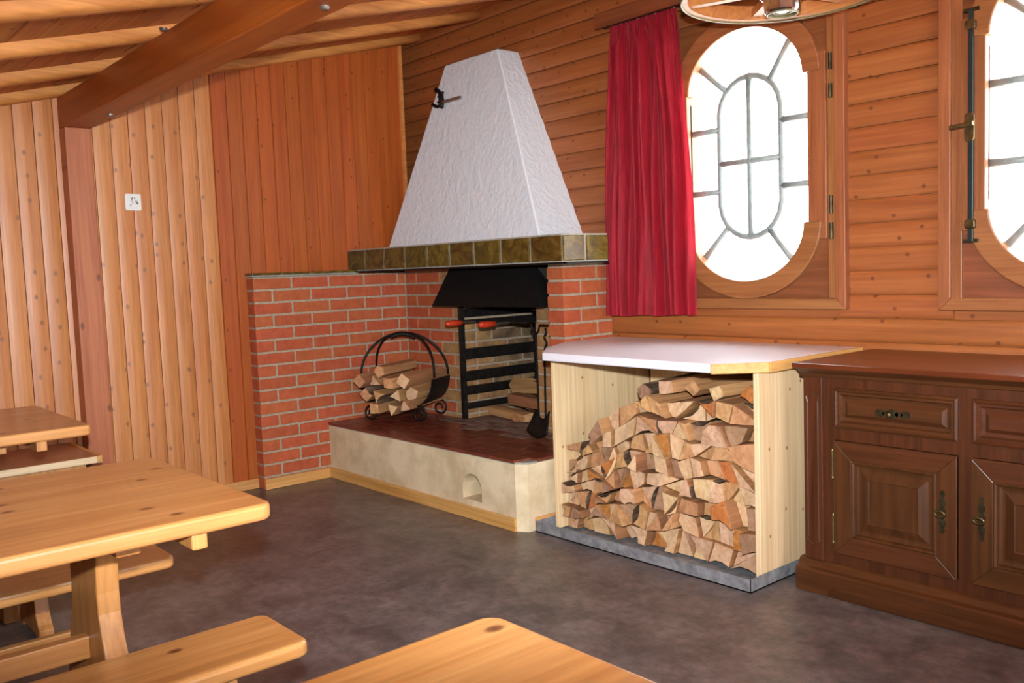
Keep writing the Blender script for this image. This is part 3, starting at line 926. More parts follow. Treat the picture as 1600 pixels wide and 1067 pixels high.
def rpoly(n, rad, rng, squash=1.0):
    a0 = rng.uniform(0, 6.28)
    return [(rad * rng.uniform(0.8, 1.1) * math.cos(a0 - 2 * math.pi * i / n), squash * rad * rng.uniform(0.8, 1.1) * math.sin(a0 - 2 * math.pi * i / n)) for i in range(n)]
ENDN = ['pale', 'tan', 'orange', 'cream', 'greyish']

# firewood cradle on the hearth
bk_c = Vector((0.42, -0.49, HT))
bdir = Vector((-0.465, 0.885, 0)).normalized()      # along the logs, away from the camera
bcr = Vector((0.885, 0.465, 0)).normalized()
bang = math.atan2(bcr.y, bcr.x)
bk = empty('log_basket', bk_c, 'black iron log cradle with twisted arched handle standing on the hearth', 'log basket')
def bpt(u, v, z): return bk_c + bcr * u + bdir * v + Vector((0, 0, z))
N = 18
vs = []
for v_ in (-0.13, 0.13):
    for rin in (0, 0.006):
        for i in range(N + 1):
            a = math.pi * (0.02 + 0.96 * i / N)
            vs.append(bpt(-(0.262 - rin) * math.cos(a), v_, 0.30 - (0.235 - rin) * math.sin(a) ** 0.8))
m = N + 1
fs = []
for i in range(N):
    fs += [(i, i + 1, 2 * m + i + 1, 2 * m + i), (m + i, m + i + 1, 3 * m + i + 1, 3 * m + i), (i, i + 1, m + i + 1, m + i), (2 * m + i, 2 * m + i + 1, 3 * m + i + 1, 3 * m + i)]
fs += [(0, m, 3 * m, 2 * m), (N, m + N, 3 * m + N, 2 * m + N)]
MB().add(vs, fs).build('sheet_cradle', 'black_sheet', bk, smooth=False)
for v_ in (-0.10, 0.10):
    path = []
    for i in range(25):
        a = math.pi * i / 24
        vv = v_ * (1 - 0.93 * math.sin(a) ** 1.5)
        path.append(bpt(-0.262 * math.cos(a) ** 1 if True else 0, vv, 0.285 + 0.275 * math.sin(a) ** 0.85))
    MB().tube(path, 0.0075, 8).build('handle_rod', 'black_iron', bk, smooth=True)
path1 = []
for ph in (0, math.pi):
    path1 = [bpt(-0.085 + 0.17 * i / 40, 0.010 * math.cos(i * 0.9 + ph), 0.555 - 0.6 * (i / 40 - 0.5) ** 2 * 0.12 + 0.010 * math.sin(i * 0.9 + ph)) for i in range(41)]
    MB().tube(path1, 0.008, 6).build('twisted_grip', 'black_iron', bk, smooth=True)
for sv in (-1, 1):
    # base rail with a scroll at each end
    for su in (-1, 1):
        sp = []
        for i in range(30):
            t = i / 29
            a = math.radians(95) - t * math.radians(470)
            r_ = 0.052 * (1 - 0.66 * t)
            sp.append(bpt(su * (0.170 + r_ * math.cos(a) * 1.0), sv * 0.145, 0.0525 + r_ * math.sin(a) + 0.008))
        sp = [bpt(su * 0.02, sv * 0.12, 0.070), bpt(su * 0.10, sv * 0.135, 0.088)] + sp
        MB().tube(sp, 0.0065, 7).build('scroll_foot', 'black_iron', bk, smooth=True)
rng = random.Random(3)
# logs in the cradle: u, z, radius, length, sides
blogs = [(-0.10, 0.105, 0.047, 'bottom left'), (0.01, 0.10, 0.045, 'bottom middle'), (0.11, 0.112, 0.044, 'bottom right'),
         (-0.175, 0.185, 0.050, 'middle row far left'), (-0.065, 0.185, 0.050, 'middle row left of centre'), (0.04, 0.180, 0.046, 'middle row right of centre'), (0.145, 0.195, 0.050, 'middle row far right'),
         (-0.195, 0.275, 0.044, 'upper row far left'), (-0.105, 0.27, 0.048, 'upper row left of centre'), (0.00, 0.262, 0.046, 'upper row centre'), (0.115, 0.28, 0.05, 'upper row right'),
         (-0.05, 0.338, 0.042, 'topmost')]
for u, z, r_, nm in blogs:
    k = rng.randrange(0, 5)
    me = log_mesh(rpoly(rng.choice([3, 4, 4, 5]), r_ * 1.12, rng, 0.9), rng.uniform(0.36, 0.41), rng, LOG_ENDS[[0, 1, 3, 1, 0][k]], LOG_SIDES[rng.randrange(2)], 0 if rng.random() < 0.3 else None)
    p = bpt(u, -0.22 + rng.uniform(-0.03, 0.03), z)
    inst('firewood_log', me, None, p, (rng.uniform(0.0, 0.05), 0, bang - 0.16 + rng.uniform(-0.06, 0.06)), label='split log in the iron cradle on the hearth, %s' % nm, cat='firewood', group='split logs in the iron cradle')
# a few billets lying in the fire box
H_ = math.radians
for i, (x, y, z, rz, ry, r_, ln, nm) in enumerate([(0.78, -0.06, HT + 0.038, H_(-96), 0.0, 0.055, 0.40, 'lowest billet, lying flat across the opening'),
        (0.95, 0.13, HT + 0.060, H_(-80), 0.0, 0.075, 0.36, 'thick billet at the back right'),
        (0.88, 0.02, HT + 0.115, H_(-100), 0.0, 0.060, 0.38, 'billet lying on the lowest one'),
        (0.80, 0.10, HT + 0.185, H_(-75), 0.0, 0.062, 0.40, 'topmost pale billet'),
        (1.10, -0.16, HT + 0.028, H_(-20), 0.0, 0.034, 0.12, 'short chip lying at the front right')]):
    me = log_mesh(rpoly(4, r_, rng, 0.75), ln, rng, LOG_ENDS[1], LOG_SIDES[i % 3], None)
    inst('firewood_log', me, None, (x, y, z), (0.0, ry, rz), label='split wood in the fire box, ' + nm, cat='firewood', group='split wood in the fire box')
# fire irons hanging by the pillar
def hook_bar():
    o = MB().tube([(1.535, NB - 0.006, 0.975), (1.54, NB - 0.10, 0.975), (1.60, NB - 0.13, 0.985), (1.675, NB - 0.14, 0.985)], 0.006, 8)
    return o
fi = empty('fireplace_poker', (1.60, -0.36, HT), 'thin black iron poker with forked top hanging beside the fire box', 'poker')
MB().tube([(1.556, -0.37, 0.93), (1.560, -0.37, HT + 0.10)], 0.0055, 8).build('shaft', 'black_iron', fi)
MB().tube([(1.520, -0.37, 0.985), (1.528, -0.37, 0.955), (1.556, -0.37, 0.930), (1.580, -0.37, 0.955), (1.590, -0.37, 0.985), (1.660, -0.37, 0.985)], 0.0055, 8).build('forked_hook', 'black_iron', fi)
fs_ = empty('fireplace_shovel', (1.655, -0.40, HT), 'black iron hearth shovel with wavy handle beside the brick pillar', 'shovel')
MB().tube([(1.650, -0.395, 0.82), (1.640, -0.395, HT + 0.10)], 0.0055, 8).build('shaft', 'black_iron', fs_)
MB().tube([(1.662 + 0.010 * math.sin(i * 1.2), -0.395, 0.97 - 0.012 * i) for i in range(13)], 0.0055, 8).build('wavy_handle', 'black_iron', fs_, smooth=True)
vs, fs = [], []
for i in range(6):
    for q in range(7):
        u = q / 6 - 0.5; t = i / 5
        vs.append((1.632 + u * 0.15 * (0.7 + 0.4 * t), -0.41 - 0.05 * t, HT + 0.115 - 0.10 * t + 0.05 * (u * 2) ** 2 * (1 - 0.3 * t)))
fs = [(i * 7 + q, i * 7 + q + 1, (i + 1) * 7 + q + 1, (i + 1) * 7 + q) for i in range(5) for q in range(6)]
o = MB().add(vs, fs).build('blade', 'black_iron', fs_, smooth=True)
so = o.modifiers.new('thick', 'SOLIDIFY'); so.thickness = 0.006

# wrought iron hook on the plaster hood
def hood_y(z): return hoodpt(z)[2]
hk = empty('wall_hook', (0.574, hood_y(2.39) - 0.01, 2.39), 'dark forked iron hook with a grey bar on the front of the white hood', 'hook')
yh = lambda z: hood_y(z) - 0.022
MB().tube([(0.522, yh(2.455) - 0.015, 2.462), (0.545, yh(2.44), 2.440), (0.568, yh(2.41), 2.412), (0.578, yh(2.38), 2.380), (0.580, yh(2.36), 2.352), (0.588, yh(2.34), 2.332)], [0.013, 0.014, 0.017, 0.019, 0.016, 0.011], 8).build('prong_bar', 'black_iron', hk, smooth=True)
MB().tube([(0.575, yh(2.35), 2.352), (0.540, yh(2.35), 2.347), (0.510, yh(2.35), 2.357), (0.493, yh(2.36) - 0.01, 2.370)], [0.010, 0.011, 0.011, 0.010], 8).build('lower_prong', 'black_iron', hk, smooth=True)
for (x0_, z0_, x1_, z1_) in ((0.575, 2.415, 0.588, 2.435), (0.57, 2.405, 0.537, 2.411), (0.57, 2.372, 0.540, 2.375)):
    MB().tube([(x0_, yh(z0_), z0_), (x1_, yh(z1_), z1_)], [0.012, 0.007], 8).build('spur', 'black_iron', hk)
MB().box(0.585, 0.775, yh(2.37) - 0.004, yh(2.37) + 0.012, 2.358, 2.378).build('bar', 'bolt_steel', hk, bevel=0.003, rot=(0, 0, 0))
# small printed white plate on the left wall
pt = empty('wall_plate', (0.006, -1.98, 1.75), 'small square white plate with a round speckled pattern on the left wall', 'plate')
MB().prism(rounded(-2.023, -1.936, 1.705, 1.797, 0.008), 'x', -0.012, 0.012).build('plate', 'white_plastic', pt, bevel=0.002)
rr = random.Random(5)
for i in range(20):
    a = rr.uniform(0, 6.28); q = 0.026 * math.sqrt(rr.random())
    sz = rr.uniform(0.0022, 0.0042)
    yy, zz = -1.979 + q * math.cos(a), 1.750 + q * math.sin(a)
    MB().prism([(yy + sz * math.cos(b_ * 1.047), zz + sz * math.sin(b_ * 1.047)) for b_ in range(6)], 'x', 0.0118, 0.0135).build('speckle', 'print_grey', pt)

# ------------------------------------------------------------------ firewood box, worktop, tray
fbx_ = empty('firewood_box', (2.65, -0.36, 0), 'open pale spruce firewood box with knotty side panels under the white worktop', 'firewood box')
CZ0, CZ1 = 0.862, 0.900
MB().box(2.046, 2.070, -0.725, -0.02, 0.012, CZ0).build('side_panel', 'spruce_panel', fbx_, bevel=0.004)
MB().box(3.205, 3.231, -0.725, -0.02, 0.012, CZ0).build('side_panel', 'spruce_panel', fbx_, bevel=0.004)
MB().box(2.10, 3.205, -0.045, -0.025, 0.012, CZ0 - 0.005).build('back_panel', 'spruce_panel', fbx_)
MB().prism([(-0.68, CZ0), (-0.66, CZ0 - 0.055), (-0.10, CZ0 - 0.055), (-0.10, CZ0)], 'x', 3.175, 3.205).build('cleat', 'spruce_edge_y', fbx_)
MB().box(2.07, 2.10, -0.66, -0.10, CZ0 - 0.012, CZ0).build('cleat', 'spruce_edge_y', fbx_)
wt = empty('worktop', (2.6, -0.4, CZ0), 'white laminate worktop with cut corners and a wooden edge at right', 'worktop')
wp = [(1.946, -0.002), (1.946, -0.670), (2.14, -0.862), (3.114, -0.866), (3.262, -0.705), (3.262, -0.002)]
wp = [(PX1 + 0.006, -0.002), (PX1 + 0.006, -0.39), (1.95, -0.66), (2.14, -0.862), (3.114, -0.866), (3.262, -0.705), (3.262, -0.002)]
MB().prism(wp, 'z', CZ0, CZ1).build('board', 'white_laminate', wt, bevel=0.005)
def strip(p, q, w_, name, mat):
    p, q = Vector((p[0], p[1], 0)), Vector((q[0], q[1], 0)); d_ = (q - p).normalized(); nrm = Vector((d_.y, -d_.x, 0)) * w_
    pts = [p, q, q + nrm, p + nrm]
    MB().prism([(a.x, a.y) for a in pts], 'z', CZ0 - 0.002, CZ1 + 0.001).build(name, mat, wt, bevel=0.003)
strip((3.110, -0.868), (3.264, -0.706), 0.016, 'wood_edge', 'spruce_edge')
strip((3.264, -0.712), (3.264, -0.002), 0.016, 'wood_edge', 'spruce_edge_y')
TX0, TX1, TF, TH = 1.996, 3.240, -0.812, 0.055
ty = empty('metal_tray', (2.6, -0.42, 0), 'shallow zinc sheet tray on the floor under the firewood box', 'tray')
MB().box(TX0, TX1, TF, -0.02, 0.001, 0.006).build('tray_bottom', 'zinc_sheet', ty)
MB().box(TX0, TX1, TF, TF + 0.003, 0.001, TH).build('tray_rim', 'zinc_sheet', ty)
MB().box(TX1 - 0.003, TX1, TF, -0.02, 0.001, TH).build('tray_rim', 'zinc_sheet', ty)
MB().box(TX0, TX0 + 0.003, TF, -0.6, 0.001, TH).build('tray_rim', 'zinc_sheet', ty)

# stacked logs: rows of quads and split wedges packed between the panels
PXA, PXB, PZ0 = 2.082, 3.196, 0.016
def topz(x):
    P = [(2.07, 0.43), (2.20, 0.47), (2.36, 0.58), (2.46, 0.655), (2.62, 0.705), (2.95, 0.70), (3.21, 0.715)]
    for (a, za), (b_, zb) in zip(P[:-1], P[1:]):
        if x <= b_: return za + (zb - za) * (x - a) / (b_ - a)
    return P[-1][1]
NR = 8
rng = random.Random(11)
bnd = []
for k in range(NR + 1):
    ph = [rng.uniform(0, 6.28) for _ in range(3)]
    amp = 0.0 if k == 0 else (0.012 if k < NR else 0.016)
    bnd.append(lambda x, k=k, ph=ph, amp=amp: PZ0 + (topz(x) - PZ0) * (k / NR) ** 0.93 + amp * (math.sin(13 * x + ph[0]) + math.sin(29 * x + ph[1]) * 0.8 + 0.5 * math.sin(51 * x + ph[2])))
ROWN = ['bottom row', 'second row up', 'third row up', 'fourth row up', 'fifth row up', 'sixth row up', 'seventh row up', 'top row']
for k in range(NR):
    x = PXA; cells = []
    while x < PXB - 0.01:
        w_ = rng.uniform(0.055, 0.108) * (1.25 if k >= NR - 2 and x > 2.4 else 1.0)
        x2 = x + w_
        if PXB - x2 < 0.05: x2 = PXB
        cells.append((x, x2)); x = x2
    # slanting joints between neighbours
    sl_ = [0.0] + [rng.uniform(-0.022, 0.022) for _ in cells[1:]] + [0.0]
    items = []
    for i, (a, b_) in enumerate(cells):
        al, ar = sl_[i], sl_[i + 1]
        q = [(a - al, bnd[k](a)), (b_ - ar, bnd[k](b_)), (b_ + ar, bnd[k + 1](b_)), (a + al, bnd[k + 1](a))]
        if rng.random() < 0.5 and b_ - a > 0.068:
            if rng.random() < 0.5: tri = [[q[0], q[1], q[2]], [q[0], q[2], q[3]]]
            else: tri = [[q[0], q[1], q[3]], [q[1], q[2], q[3]]]
            tri.sort(key=lambda t: sum(p[0] for p in t))
            items += tri
        elif rng.random() < 0.35:
            # cut a corner off
            c_ = rng.randrange(4); p0, p1, p2 = q[c_ - 1], q[c_], q[(c_ + 1) % 4]
            f1, f2 = rng.uniform(0.5, 0.75), rng.uniform(0.25, 0.5)
            n1 = (p0[0] + (p1[0] - p0[0]) * f1, p0[1] + (p1[1] - p0[1]) * f1)
            n2 = (p1[0] + (p2[0] - p1[0]) * f2, p1[1] + (p2[1] - p1[1]) * f2)
            items.append(q[:c_] + [n1, n2] + q[c_ + 1:])
        else: items.append(q)
    for i, pl in enumerate(items):
        cx_ = sum(p[0] for p in pl) / len(pl); cz_ = sum(p[1] for p in pl) / len(pl)
        loc = [((p[0] - cx_) * 0.94, (p[1] - cz_) * 0.94) for p in pl]
        ar_ = sum(loc[t][0] * loc[(t + 1) % len(loc)][1] - loc[(t + 1) % len(loc)][0] * loc[t][1] for t in range(len(loc)))
        if ar_ > 0: loc = loc[::-1]
        ke = rng.choices(range(5), [4, 4, 1.3, 2.5, 2])[0]
        be = rng.randrange(len(loc)) if rng.random() < 0.38 else None
        barky = k == NR - 1 and i == 0
        side = BARK if barky else LOG_SIDES[rng.randrange(3)]
        yf = -0.690 + rng.uniform(-0.025, 0.055) + (0.02 if k == 0 else 0) + (rng.uniform(0, 0.05) if k == NR - 1 else 0)
        me = log_mesh(loc, rng.uniform(0.43, 0.50), rng, LOG_ENDS[ke], side, be, 0.006, 0.97)
        shape = {3: 'wedge shaped', 4: 'four sided', 5: 'five sided'}[len(pl)]
        o = inst('firewood_log', me, None, (cx_, yf, cz_), (0, 0, rng.uniform(-0.015, 0.015)), cat='firewood', group='split logs stacked in the firewood box',
                 label='%s split log with %s end, %s of stack, %s from left' % (shape, ENDN[ke], ROWN[k], ORD[i + 1]))
# loose logs lying on top
for (x, y, r_, ln, rz, nm, n_, ke, bk_) in [(2.50, -0.56, 0.048, 0.46, 0.10, 'bark covered round log lying on the upper left of the log stack', 7, 4, True),
        (2.66, -0.60, 0.052, 0.50, -0.06, 'pale split log lying on top of the stack left of centre', 4, 0, False),
        (2.79, -0.57, 0.048, 0.46, 0.05, 'tan split log lying on top of the stack at centre', 4, 1, False),
        (2.93, -0.59, 0.050, 0.50, -0.10, 'long cream split log lying on top of the stack right of centre', 4, 3, False),
        (3.12, -0.62, 0.052, 0.46, -0.02, 'orange grained split log lying on top of the stack against the right panel', 4, 2, False)]:
    me = log_mesh(rpoly(n_, r_, rng, 0.8), ln, rng, LOG_ENDS[ke], BARK if bk_ else LOG_SIDES[0], None, 0.01, 0.97)
    inst('firewood_log', me, None, (x, y, topz(x) + 0.040), (0, 0, rz), cat='firewood', label=nm, group='logs lying on top of the stack')

# ------------------------------------------------------------------ sideboard
sb = empty('sideboard', (3.96, -0.3, 0), 'dark oak sideboard with carved panel doors and drawers beside the firewood box', 'sideboard')
X0, X1, YF, YB = 3.352, 4.575, -0.600, -0.015
MB().box(X0, X1, YF, YB, 0.10, 0.85).build('carcass', 'oak_dark', sb, bevel=0.003)
# plinth with moulded top and an arched apron
pp = [(YB, 0.0), (YF - 0.040, 0.0), (YF - 0.040, 0.083), (YF - 0.036, 0.092), (YF - 0.018, 0.098), (YF - 0.010, 0.116), (YF - 0.002, 0.124), (YB, 0.124)]
MB().prism(pp, 'x', X0 - 0.022, X1 + 0.022).build('plinth', 'oak_dark_across', sb, bevel=0.003)
ap = [(X0 + 0.115, 0.002), (X0 + 0.125, 0.03), (X0 + 0.155, 0.045), (X0 + 0.21, 0.048), (X1 - 0.21, 0.048), (X1 - 0.155, 0.045), (X1 - 0.125, 0.03), (X1 - 0.115, 0.002)]
MB().prism(ap, 'y', YF - 0.045, YF - 0.039).build('apron', 'oak_dark_across', sb, bevel=0.002)
# top with stepped moulding
tpf = [(YB, 0.893), (YF - 0.036, 0.893), (YF - 0.040, 0.886), (YF - 0.040, 0.876), (YF - 0.028, 0.866), (YF - 0.016, 0.856), (YF - 0.012, 0.842), (YB, 0.842)]
MB().prism(tpf, 'x', X0 - 0.012, X1 + 0.012).build('top_moulding', 'oak_dark_across', sb, bevel=0.003)
MB().box(X0 - 0.026, X1 + 0.026, YF - 0.044, YB, 0.876, 0.896).build('top_board', 'oak_top', sb, bevel=0.004)
for xa, xb in ((X0 + 0.004, X0 + 0.084), (X1 - 0.084, X1 - 0.004)):
    pl = MB().box(xa, xb, YF - 0.012, YF + 0.01, 0.125, 0.842).build('pilaster', 'oak_dark', sb, bevel=0.004)
    xm = (xa + xb) / 2
    loop = [(xm - 0.022, 0.22), (xm - 0.026, 0.20), (xm, 0.185), (xm + 0.026, 0.20), (xm + 0.022, 0.22), (xm + 0.022, 0.745), (xm + 0.026, 0.765), (xm, 0.780), (xm - 0.026, 0.765), (xm - 0.022, 0.745)]
    MB().tube([(a, YF - 0.013, z) for a, z in loop], 0.0035, 6, closed=True).build('carved_line', 'oak_dark', pl)
def frame_panel(name, x0, x1, z0, z1, rings, parent):
    """stepped raised panel: rings = (inset, y offset forward)"""
    vs, fs = [], []
    cx_, cz_ = (x0 + x1) / 2, (z0 + z1) / 2
    for ins, yo in rings:
        vs += [(x0 + ins - cx_, -yo, z0 + ins - cz_), (x1 - ins - cx_, -yo, z0 + ins - cz_), (x1 - ins - cx_, -yo, z1 - ins - cz_), (x0 + ins - cx_, -yo, z1 - ins - cz_)]
    for r_ in range(len(rings) - 1):
        for q in range(4):
            fs.append((r_ * 4 + q, r_ * 4 + (q + 1) % 4, r_ * 4 + 4 + (q + 1) % 4, r_ * 4 + 4 + q))
    L_ = (len(rings) - 1) * 4
    fs.append((L_, L_ + 1, L_ + 2, L_ + 3))
    return MB().add(vs, fs).build(name, 'oak_dark_across' if x1 - x0 > z1 - z0 + 0.1 else 'oak_dark', parent, loc=(cx_, YF, cz_))
DOORS = [(3.486, 3.942, False), (3.988, 4.444, True)]
for i, (xa, xb, flip) in enumerate(DOORS):
    dr = frame_panel('drawer', xa, xb, 0.655, 0.805, [(0, 0.0), (0, 0.016), (0.010, 0.020), (0.014, 0.017), (0.024, 0.016), (0.030, 0.004), (0.046, 0.004), (0.050, 0.016), (0.060, 0.016)][:0] or [(0, -0.002), (0, 0.014), (0.008, 0.020), (0.014, 0.014), (0.022, 0.014), (0.028, 0.003), (0.040, 0.001), (0.054, 0.012)], sb)
    xm = (xa + xb) / 2
    ez = MB()
    for dx, rx_, rz_ in ((-0.048, 0.017, 0.014), (0, 0.022, 0.017), (0.048, 0.017, 0.014), (-0.024, 0.014, 0.009), (0.024, 0.014, 0.009)):
        ez.prism([(xm + dx + rx_ * math.cos(t * 0.524), 0.727 + rz_ * math.sin(t * 0.524)) for t in range(12)], 'y', YF - 0.016, YF - 0.012)
    ed = ez.build('escutcheon', 'bronze_dark', dr)
    MB().tube([(xm - 0.004, YF - 0.015, 0.727), (xm - 0.004, YF - 0.030, 0.727), (xm - 0.004, YF - 0.034, 0.727), (xm - 0.004, YF - 0.042, 0.727)], [0.005, 0.006, 0.012, 0.008], 12).build('knob', 'brass_aged', ed, smooth=True)
    d = frame_panel('door', xa, xb, 0.172, 0.606, [(0, -0.002), (0, 0.014), (0.006, 0.018), (0.070, 0.018), (0.076, 0.022), (0.082, 0.018), (0.086, 0.006), (0.096, 0.003), (0.104, 0.003), (0.135, 0.016), (0.140, 0.014)], sb)
    for pts, mt_ in (([(xa, 0.172), (xa, 0.606), (xa + 0.072, 0.534), (xa + 0.072, 0.244)], 'oak_dark'), ([(xb, 0.172), (xb, 0.606), (xb - 0.072, 0.534), (xb - 0.072, 0.244)], 'oak_dark'),
                     ([(xa, 0.606), (xb, 0.606), (xb - 0.072, 0.534), (xa + 0.072, 0.534)], 'oak_dark_across'), ([(xa, 0.172), (xb, 0.172), (xb - 0.072, 0.244), (xa + 0.072, 0.244)], 'oak_dark_across')):
        MB().prism(pts, 'y', YF - 0.021, YF - 0.004).build('frame_board', mt_, d, bevel=0.003)
    hx = xb - 0.047 if not flip else xa + 0.036
    ez = MB()
    for dz, rx_, rz_ in ((0, 0.013, 0.022), (0.038, 0.012, 0.018), (-0.036, 0.012, 0.018), (0.066, 0.008, 0.012), (-0.062, 0.008, 0.012)):
        ez.prism([(hx + rx_ * math.cos(t * 0.524), 0.402 + dz + rz_ * math.sin(t * 0.524)) for t in range(12)], 'y', YF - 0.024, YF - 0.020)
    ed = ez.build('escutcheon', 'bronze_dark', d)
    MB().tube([(hx, YF - 0.020, 0.405), (hx, YF - 0.040, 0.405)], 0.005, 8).tube([(hx + 0.017 * math.cos(t * 0.393) , YF - 0.046, 0.402 + 0.010 * math.sin(t * 0.393)) for t in range(16)], 0.0042, 6, closed=True).build('key_handle', 'brass_aged', ed, smooth=True)
    hxx = xa - 0.007 if not flip else xb + 0.007
    for za, zb in ((0.453, 0.572), (0.203, 0.324)):
        MB().tube([(hxx, YF - 0.012, za), (hxx, YF - 0.012, za + 0.008), (hxx, YF - 0.012, za + 0.012), (hxx, YF - 0.012, zb - 0.012), (hxx, YF - 0.012, zb - 0.008), (hxx, YF - 0.012, zb)], [0.004, 0.0065, 0.0055, 0.0055, 0.0065, 0.004], 8).build('hinge', 'brass_aged', d)

# ------------------------------------------------------------------ curtain and its rail
cr = empty('curtain_rail', (2.6, -0.05, 2.58), 'long brown wooden curtain board fixed above the window', 'curtain rail')
MB().box(1.84, 3.56, -0.115, -0.001, 2.578, 2.60).box(1.84, 3.56, -0.128, -0.108, 2.556, 2.635).build('board', 'frame_panel', cr, bevel=0.003)
MB().box(1.86, 3.54, -0.088, -0.062, 2.562, 2.578).build('track', 'bronze_dark', cr)
cu = empty('curtain', (2.12, -0.08, 1.02), 'dark red satin curtain hanging in folds at the left of the window', 'curtain')
NX, NZ = 110, 40
vs, fs = [], []
rr = random.Random(9)
phs = [(3.3, 0.6, 0.7), (7.4, 2.1, 1.0), (11.7, 4.0, 0.75), (19.0, 1.1, 0.35)]
for jz in range(NZ + 1):
    t = jz / NZ                      # 0 bottom, 1 top
    x0_ = 1.815 + 0.095 * t ** 1.3; x1_ = 2.432 - 0.075 * t ** 2.2
    zz = 1.022 + (2.556 - 1.022) * t
    for ix_ in range(NX + 1):
        u = ix_ / NX
        x = x0_ + (x1_ - x0_) * u
        f_ = 0.0
        for w_, p_, a_ in phs: f_ += a_ * math.sin(w_ * 2 * math.pi * (u + 0.02 * math.sin(2.3 * t + p_) + 0.03 * math.sin(5 * u + p_)) + p_)
        top = max(0.0, (t - 0.93) / 0.07)
        f_ = f_ * (1 - top) + top * 0.55 * math.sin(2 * math.pi * 21 * u)
        vs.append((x + 0.006 * math.sin(9 * t + 11 * u), -0.088 + 0.020 * f_, zz + (0.012 * u if jz == 0 else 0) + 0.004 * math.sin(17 * u) * (1 - t)))
for jz in range(NZ):
    for ix_ in range(NX):
        a = jz * (NX + 1) + ix_
        fs.append((a, a + 1, a + NX + 2, a + NX + 1))
MB().add(vs, fs).build('cloth', 'curtain_red', cu, smooth=True)
for i in range(8):
    u = i / 7
    MB().box(1.925 + u * 0.41, 1.931 + u * 0.41, -0.080, -0.070, 2.535, 2.560).build('glider', 'white_plastic', cu)

# ------------------------------------------------------------------ wagon wheel lamp
LC = Vector((3.313, -0.652, 2.313))
LR = 0.372
lp = empty('wheel_lamp', LC, 'round wooden wheel lamp with metal spot cup hanging by the window', 'lamp')
n = 64
prof = [(LR - 0.022, -0.026), (LR + 0.006, -0.030), (LR + 0.006, 0.030), (LR - 0.022, 0.030), (LR - 0.022, -0.026)]
MB().lathe(prof, LC, n).build('rim', 'lamp_wood', lp)
MB().tube([(LC.x + (LR + 0.002) * math.cos(2 * math.pi * i / n), LC.y + (LR + 0.002) * math.sin(2 * math.pi * i / n), LC.z - 0.030) for i in range(n)], 0.0055, 6, closed=True).build('rim_band', 'lamp_reflector', lp, smooth=True)
for i in range(6):
    a = math.radians(20 + 60 * i)
    d_ = Vector((math.cos(a), math.sin(a), 0)); p_ = Vector((-d_.y, d_.x, 0))
    c0, c1 = LC + d_ * 0.07, LC + d_ * (LR - 0.02)
    vs = [q + p_ * s1 * 0.018 + Vector((0, 0, s2 * 0.016)) for q in (c0, c1) for s1, s2 in ((-1, -1), (1, -1), (1, 1), (-1, 1))]
    MB().add(vs, [(0, 1, 2, 3), (4, 5, 6, 7), (0, 1, 5, 4), (1, 2, 6, 5), (2, 3, 7, 6), (3, 0, 4, 7)]).build('spoke', 'lamp_wood', lp)
MB().lathe([(0, 0.05), (0.085, 0.05), (0.088, 0.0), (0.080, -0.02), (0.0, -0.02)], LC, 24).build('hub', 'lamp_wood', lp)
MB().lathe([(0.05, -0.018), (0.088, -0.020), (0.092, -0.028), (0.070, -0.048), (0.066, -0.090), (0.060, -0.098), (0.052, -0.092), (0.030, -0.082), (0.028, -0.090), (0.018, -0.092), (0.0, -0.088)], LC, 28).build('spot_cup', 'chrome', lp, smooth=False)
MB().tube([(LC.x + 0.056 * math.cos(2 * math.pi * i / 24), LC.y + 0.056 * math.sin(2 * math.pi * i / 24), LC.z - 0.097) for i in range(24)], 0.005, 6, closed=True).tube([(LC.x + 0.032 * math.cos(2 * math.pi * i / 24), LC.y + 0.032 * math.sin(2 * math.pi * i / 24), LC.z - 0.090) for i in range(24)], 0.005, 6, closed=True).build('spot_ring', 'lamp_reflector', lp, smooth=True)
MB().tube([(LC.x, LC.y, LC.z + 0.05), (LC.x, LC.y, roof(LC.y, -0.002))], 0.006, 8).build('hanging_rod', 'black_iron', lp)

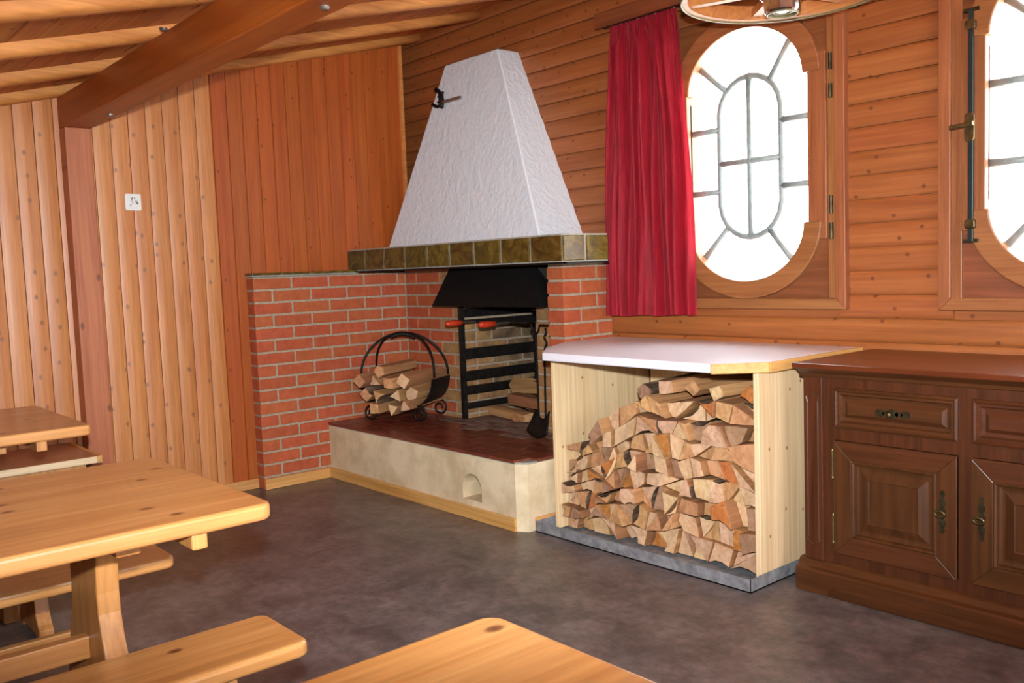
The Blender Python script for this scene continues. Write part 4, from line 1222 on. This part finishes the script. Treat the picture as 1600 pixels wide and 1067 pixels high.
# ------------------------------------------------------------------ tables and benches
def trestle(halfw, zt, thick, foot):
    """curved trestle board profile in xz"""
    R_ = [(halfw * 1.05, zt), (halfw * 0.95, zt * 0.90), (halfw * 0.90, zt * 0.80), (halfw * 0.92, zt * 0.72), (halfw * 1.05, zt * 0.63), (halfw * 1.25, zt * 0.54), (halfw * 1.48, zt * 0.46), (halfw * 1.62, zt * 0.36), (halfw * 1.75, zt * 0.27), (foot * 0.88, zt * 0.17), (foot, zt * 0.13), (foot, 0.0), (foot * 0.72, 0.0), (foot * 0.62, 0.018)]
    return R_ + [(-x, z) for x, z in R_[::-1]]
def make_table(name, loc, w, length, label, group):
    t = empty(name, loc, label, 'table', group)
    P = Vector(loc)
    hw = w / 2
    MB().prism([(x, y) for x, y in rounded(-hw, hw, -length, 0, 0.035)], 'z', 0.708, 0.75).build('tabletop', 'pine_table', t, loc=P, bevel=0.011, seg=3)
    for yl in (-0.31, -length + 0.31):
        MB().prism(trestle(0.128, 0.660, 0.05, 0.30), 'y', yl - 0.028, yl + 0.028).build('leg', 'pine_leg', t, loc=P, bevel=0.006)
        MB().box(-0.30, 0.30, yl - 0.03, yl + 0.03, 0.660, 0.708).build('bearer', 'pine_leg', t, loc=P, bevel=0.006)
        MB().tube([(0.0, yl, 0.708), (0.0, yl, 0.712)], 0.01, 6).build('dowel', 'pine_leg', t, loc=P)
    MB().box(hw - 0.16 - 0.0, hw - 0.02, -0.20, -0.162, 0.668, 0.708).box(-hw + 0.02, hw - 0.16, -0.20, -0.162, 0.668, 0.708).build('batten', 'pine_leg', t, loc=P, bevel=0.005)
    MB().box(-0.018, 0.018, -length + 0.28, -0.28, 0.335, 0.395).build('stretcher', 'pine_table', t, loc=P, bevel=0.005)
    return t
def make_bench(loc, w, length, label, group):
    t = empty('bench', loc, label, 'bench', group)
    P = Vector(loc)
    hw = w / 2
    MB().prism(rounded(-hw, hw, -length, 0, 0.03), 'z', 0.412, 0.45).build('seat', 'pine_table', t, loc=P, bevel=0.011, seg=3)
    for yl in (-0.20, -length + 0.20):
        MB().prism(trestle(0.062, 0.370, 0.05, 0.150), 'y', yl - 0.025, yl + 0.025).build('leg', 'pine_leg', t, loc=P, bevel=0.005)
        MB().box(-0.10, 0.10, yl - 0.028, yl + 0.028, 0.370, 0.412).build('bearer', 'pine_leg', t, loc=P, bevel=0.005)
    MB().box(-0.014, 0.014, -length + 0.2, -0.2, 0.20, 0.26).build('stretcher', 'pine_table', t, loc=P, bevel=0.004)
    return t
make_table('dining_table', (1.085, -2.695, 0), 0.86, 2.0, 'pine table at far left beside the wall bench', 'pine tables')
make_table('dining_table', (2.805, -2.765, 0), 0.85, 2.0, 'pine table between two benches in the middle of the left side', 'pine tables')
make_table('dining_table', (4.60, -2.850, 0), 0.86, 2.0, 'pine table nearest the camera, corner at bottom centre', 'pine tables')
make_bench((3.265, -2.768, 0), 0.245, 2.0, 'pine bench in front of the middle table, nearest the camera', 'pine benches')
make_bench((2.366, -2.750, 0), 0.245, 2.0, 'pine bench behind the middle table, seen under its top', 'pine benches')
make_bench((1.55, -2.755, 0), 0.245, 2.0, 'pine bench at the far table, only its feet seen under the middle bench', 'pine benches')
wbn = empty('wall_bench', (0.28, -3.2, 0), 'wall bench with brown laminate seat and pale edge below the far table', 'bench')
MB().box(0.0, 0.545, -4.4, -2.42, 0.420, 0.450).build('seat', 'laminate_brown', wbn, bevel=0.002)
MB().box(0.545, 0.560, -4.4, -2.42, 0.418, 0.4505).build('edge_strip', 'edge_pale', wbn, bevel=0.002)
MB().box(0.02, 0.562, -2.42, -2.398, 0.416, 0.453).build('end_cap', 'spruce_edge', wbn, bevel=0.002)
MB().box(0.02, 0.50, -4.38, -2.46, 0.0, 0.420).build('front_box', 'pine_leg', wbn)
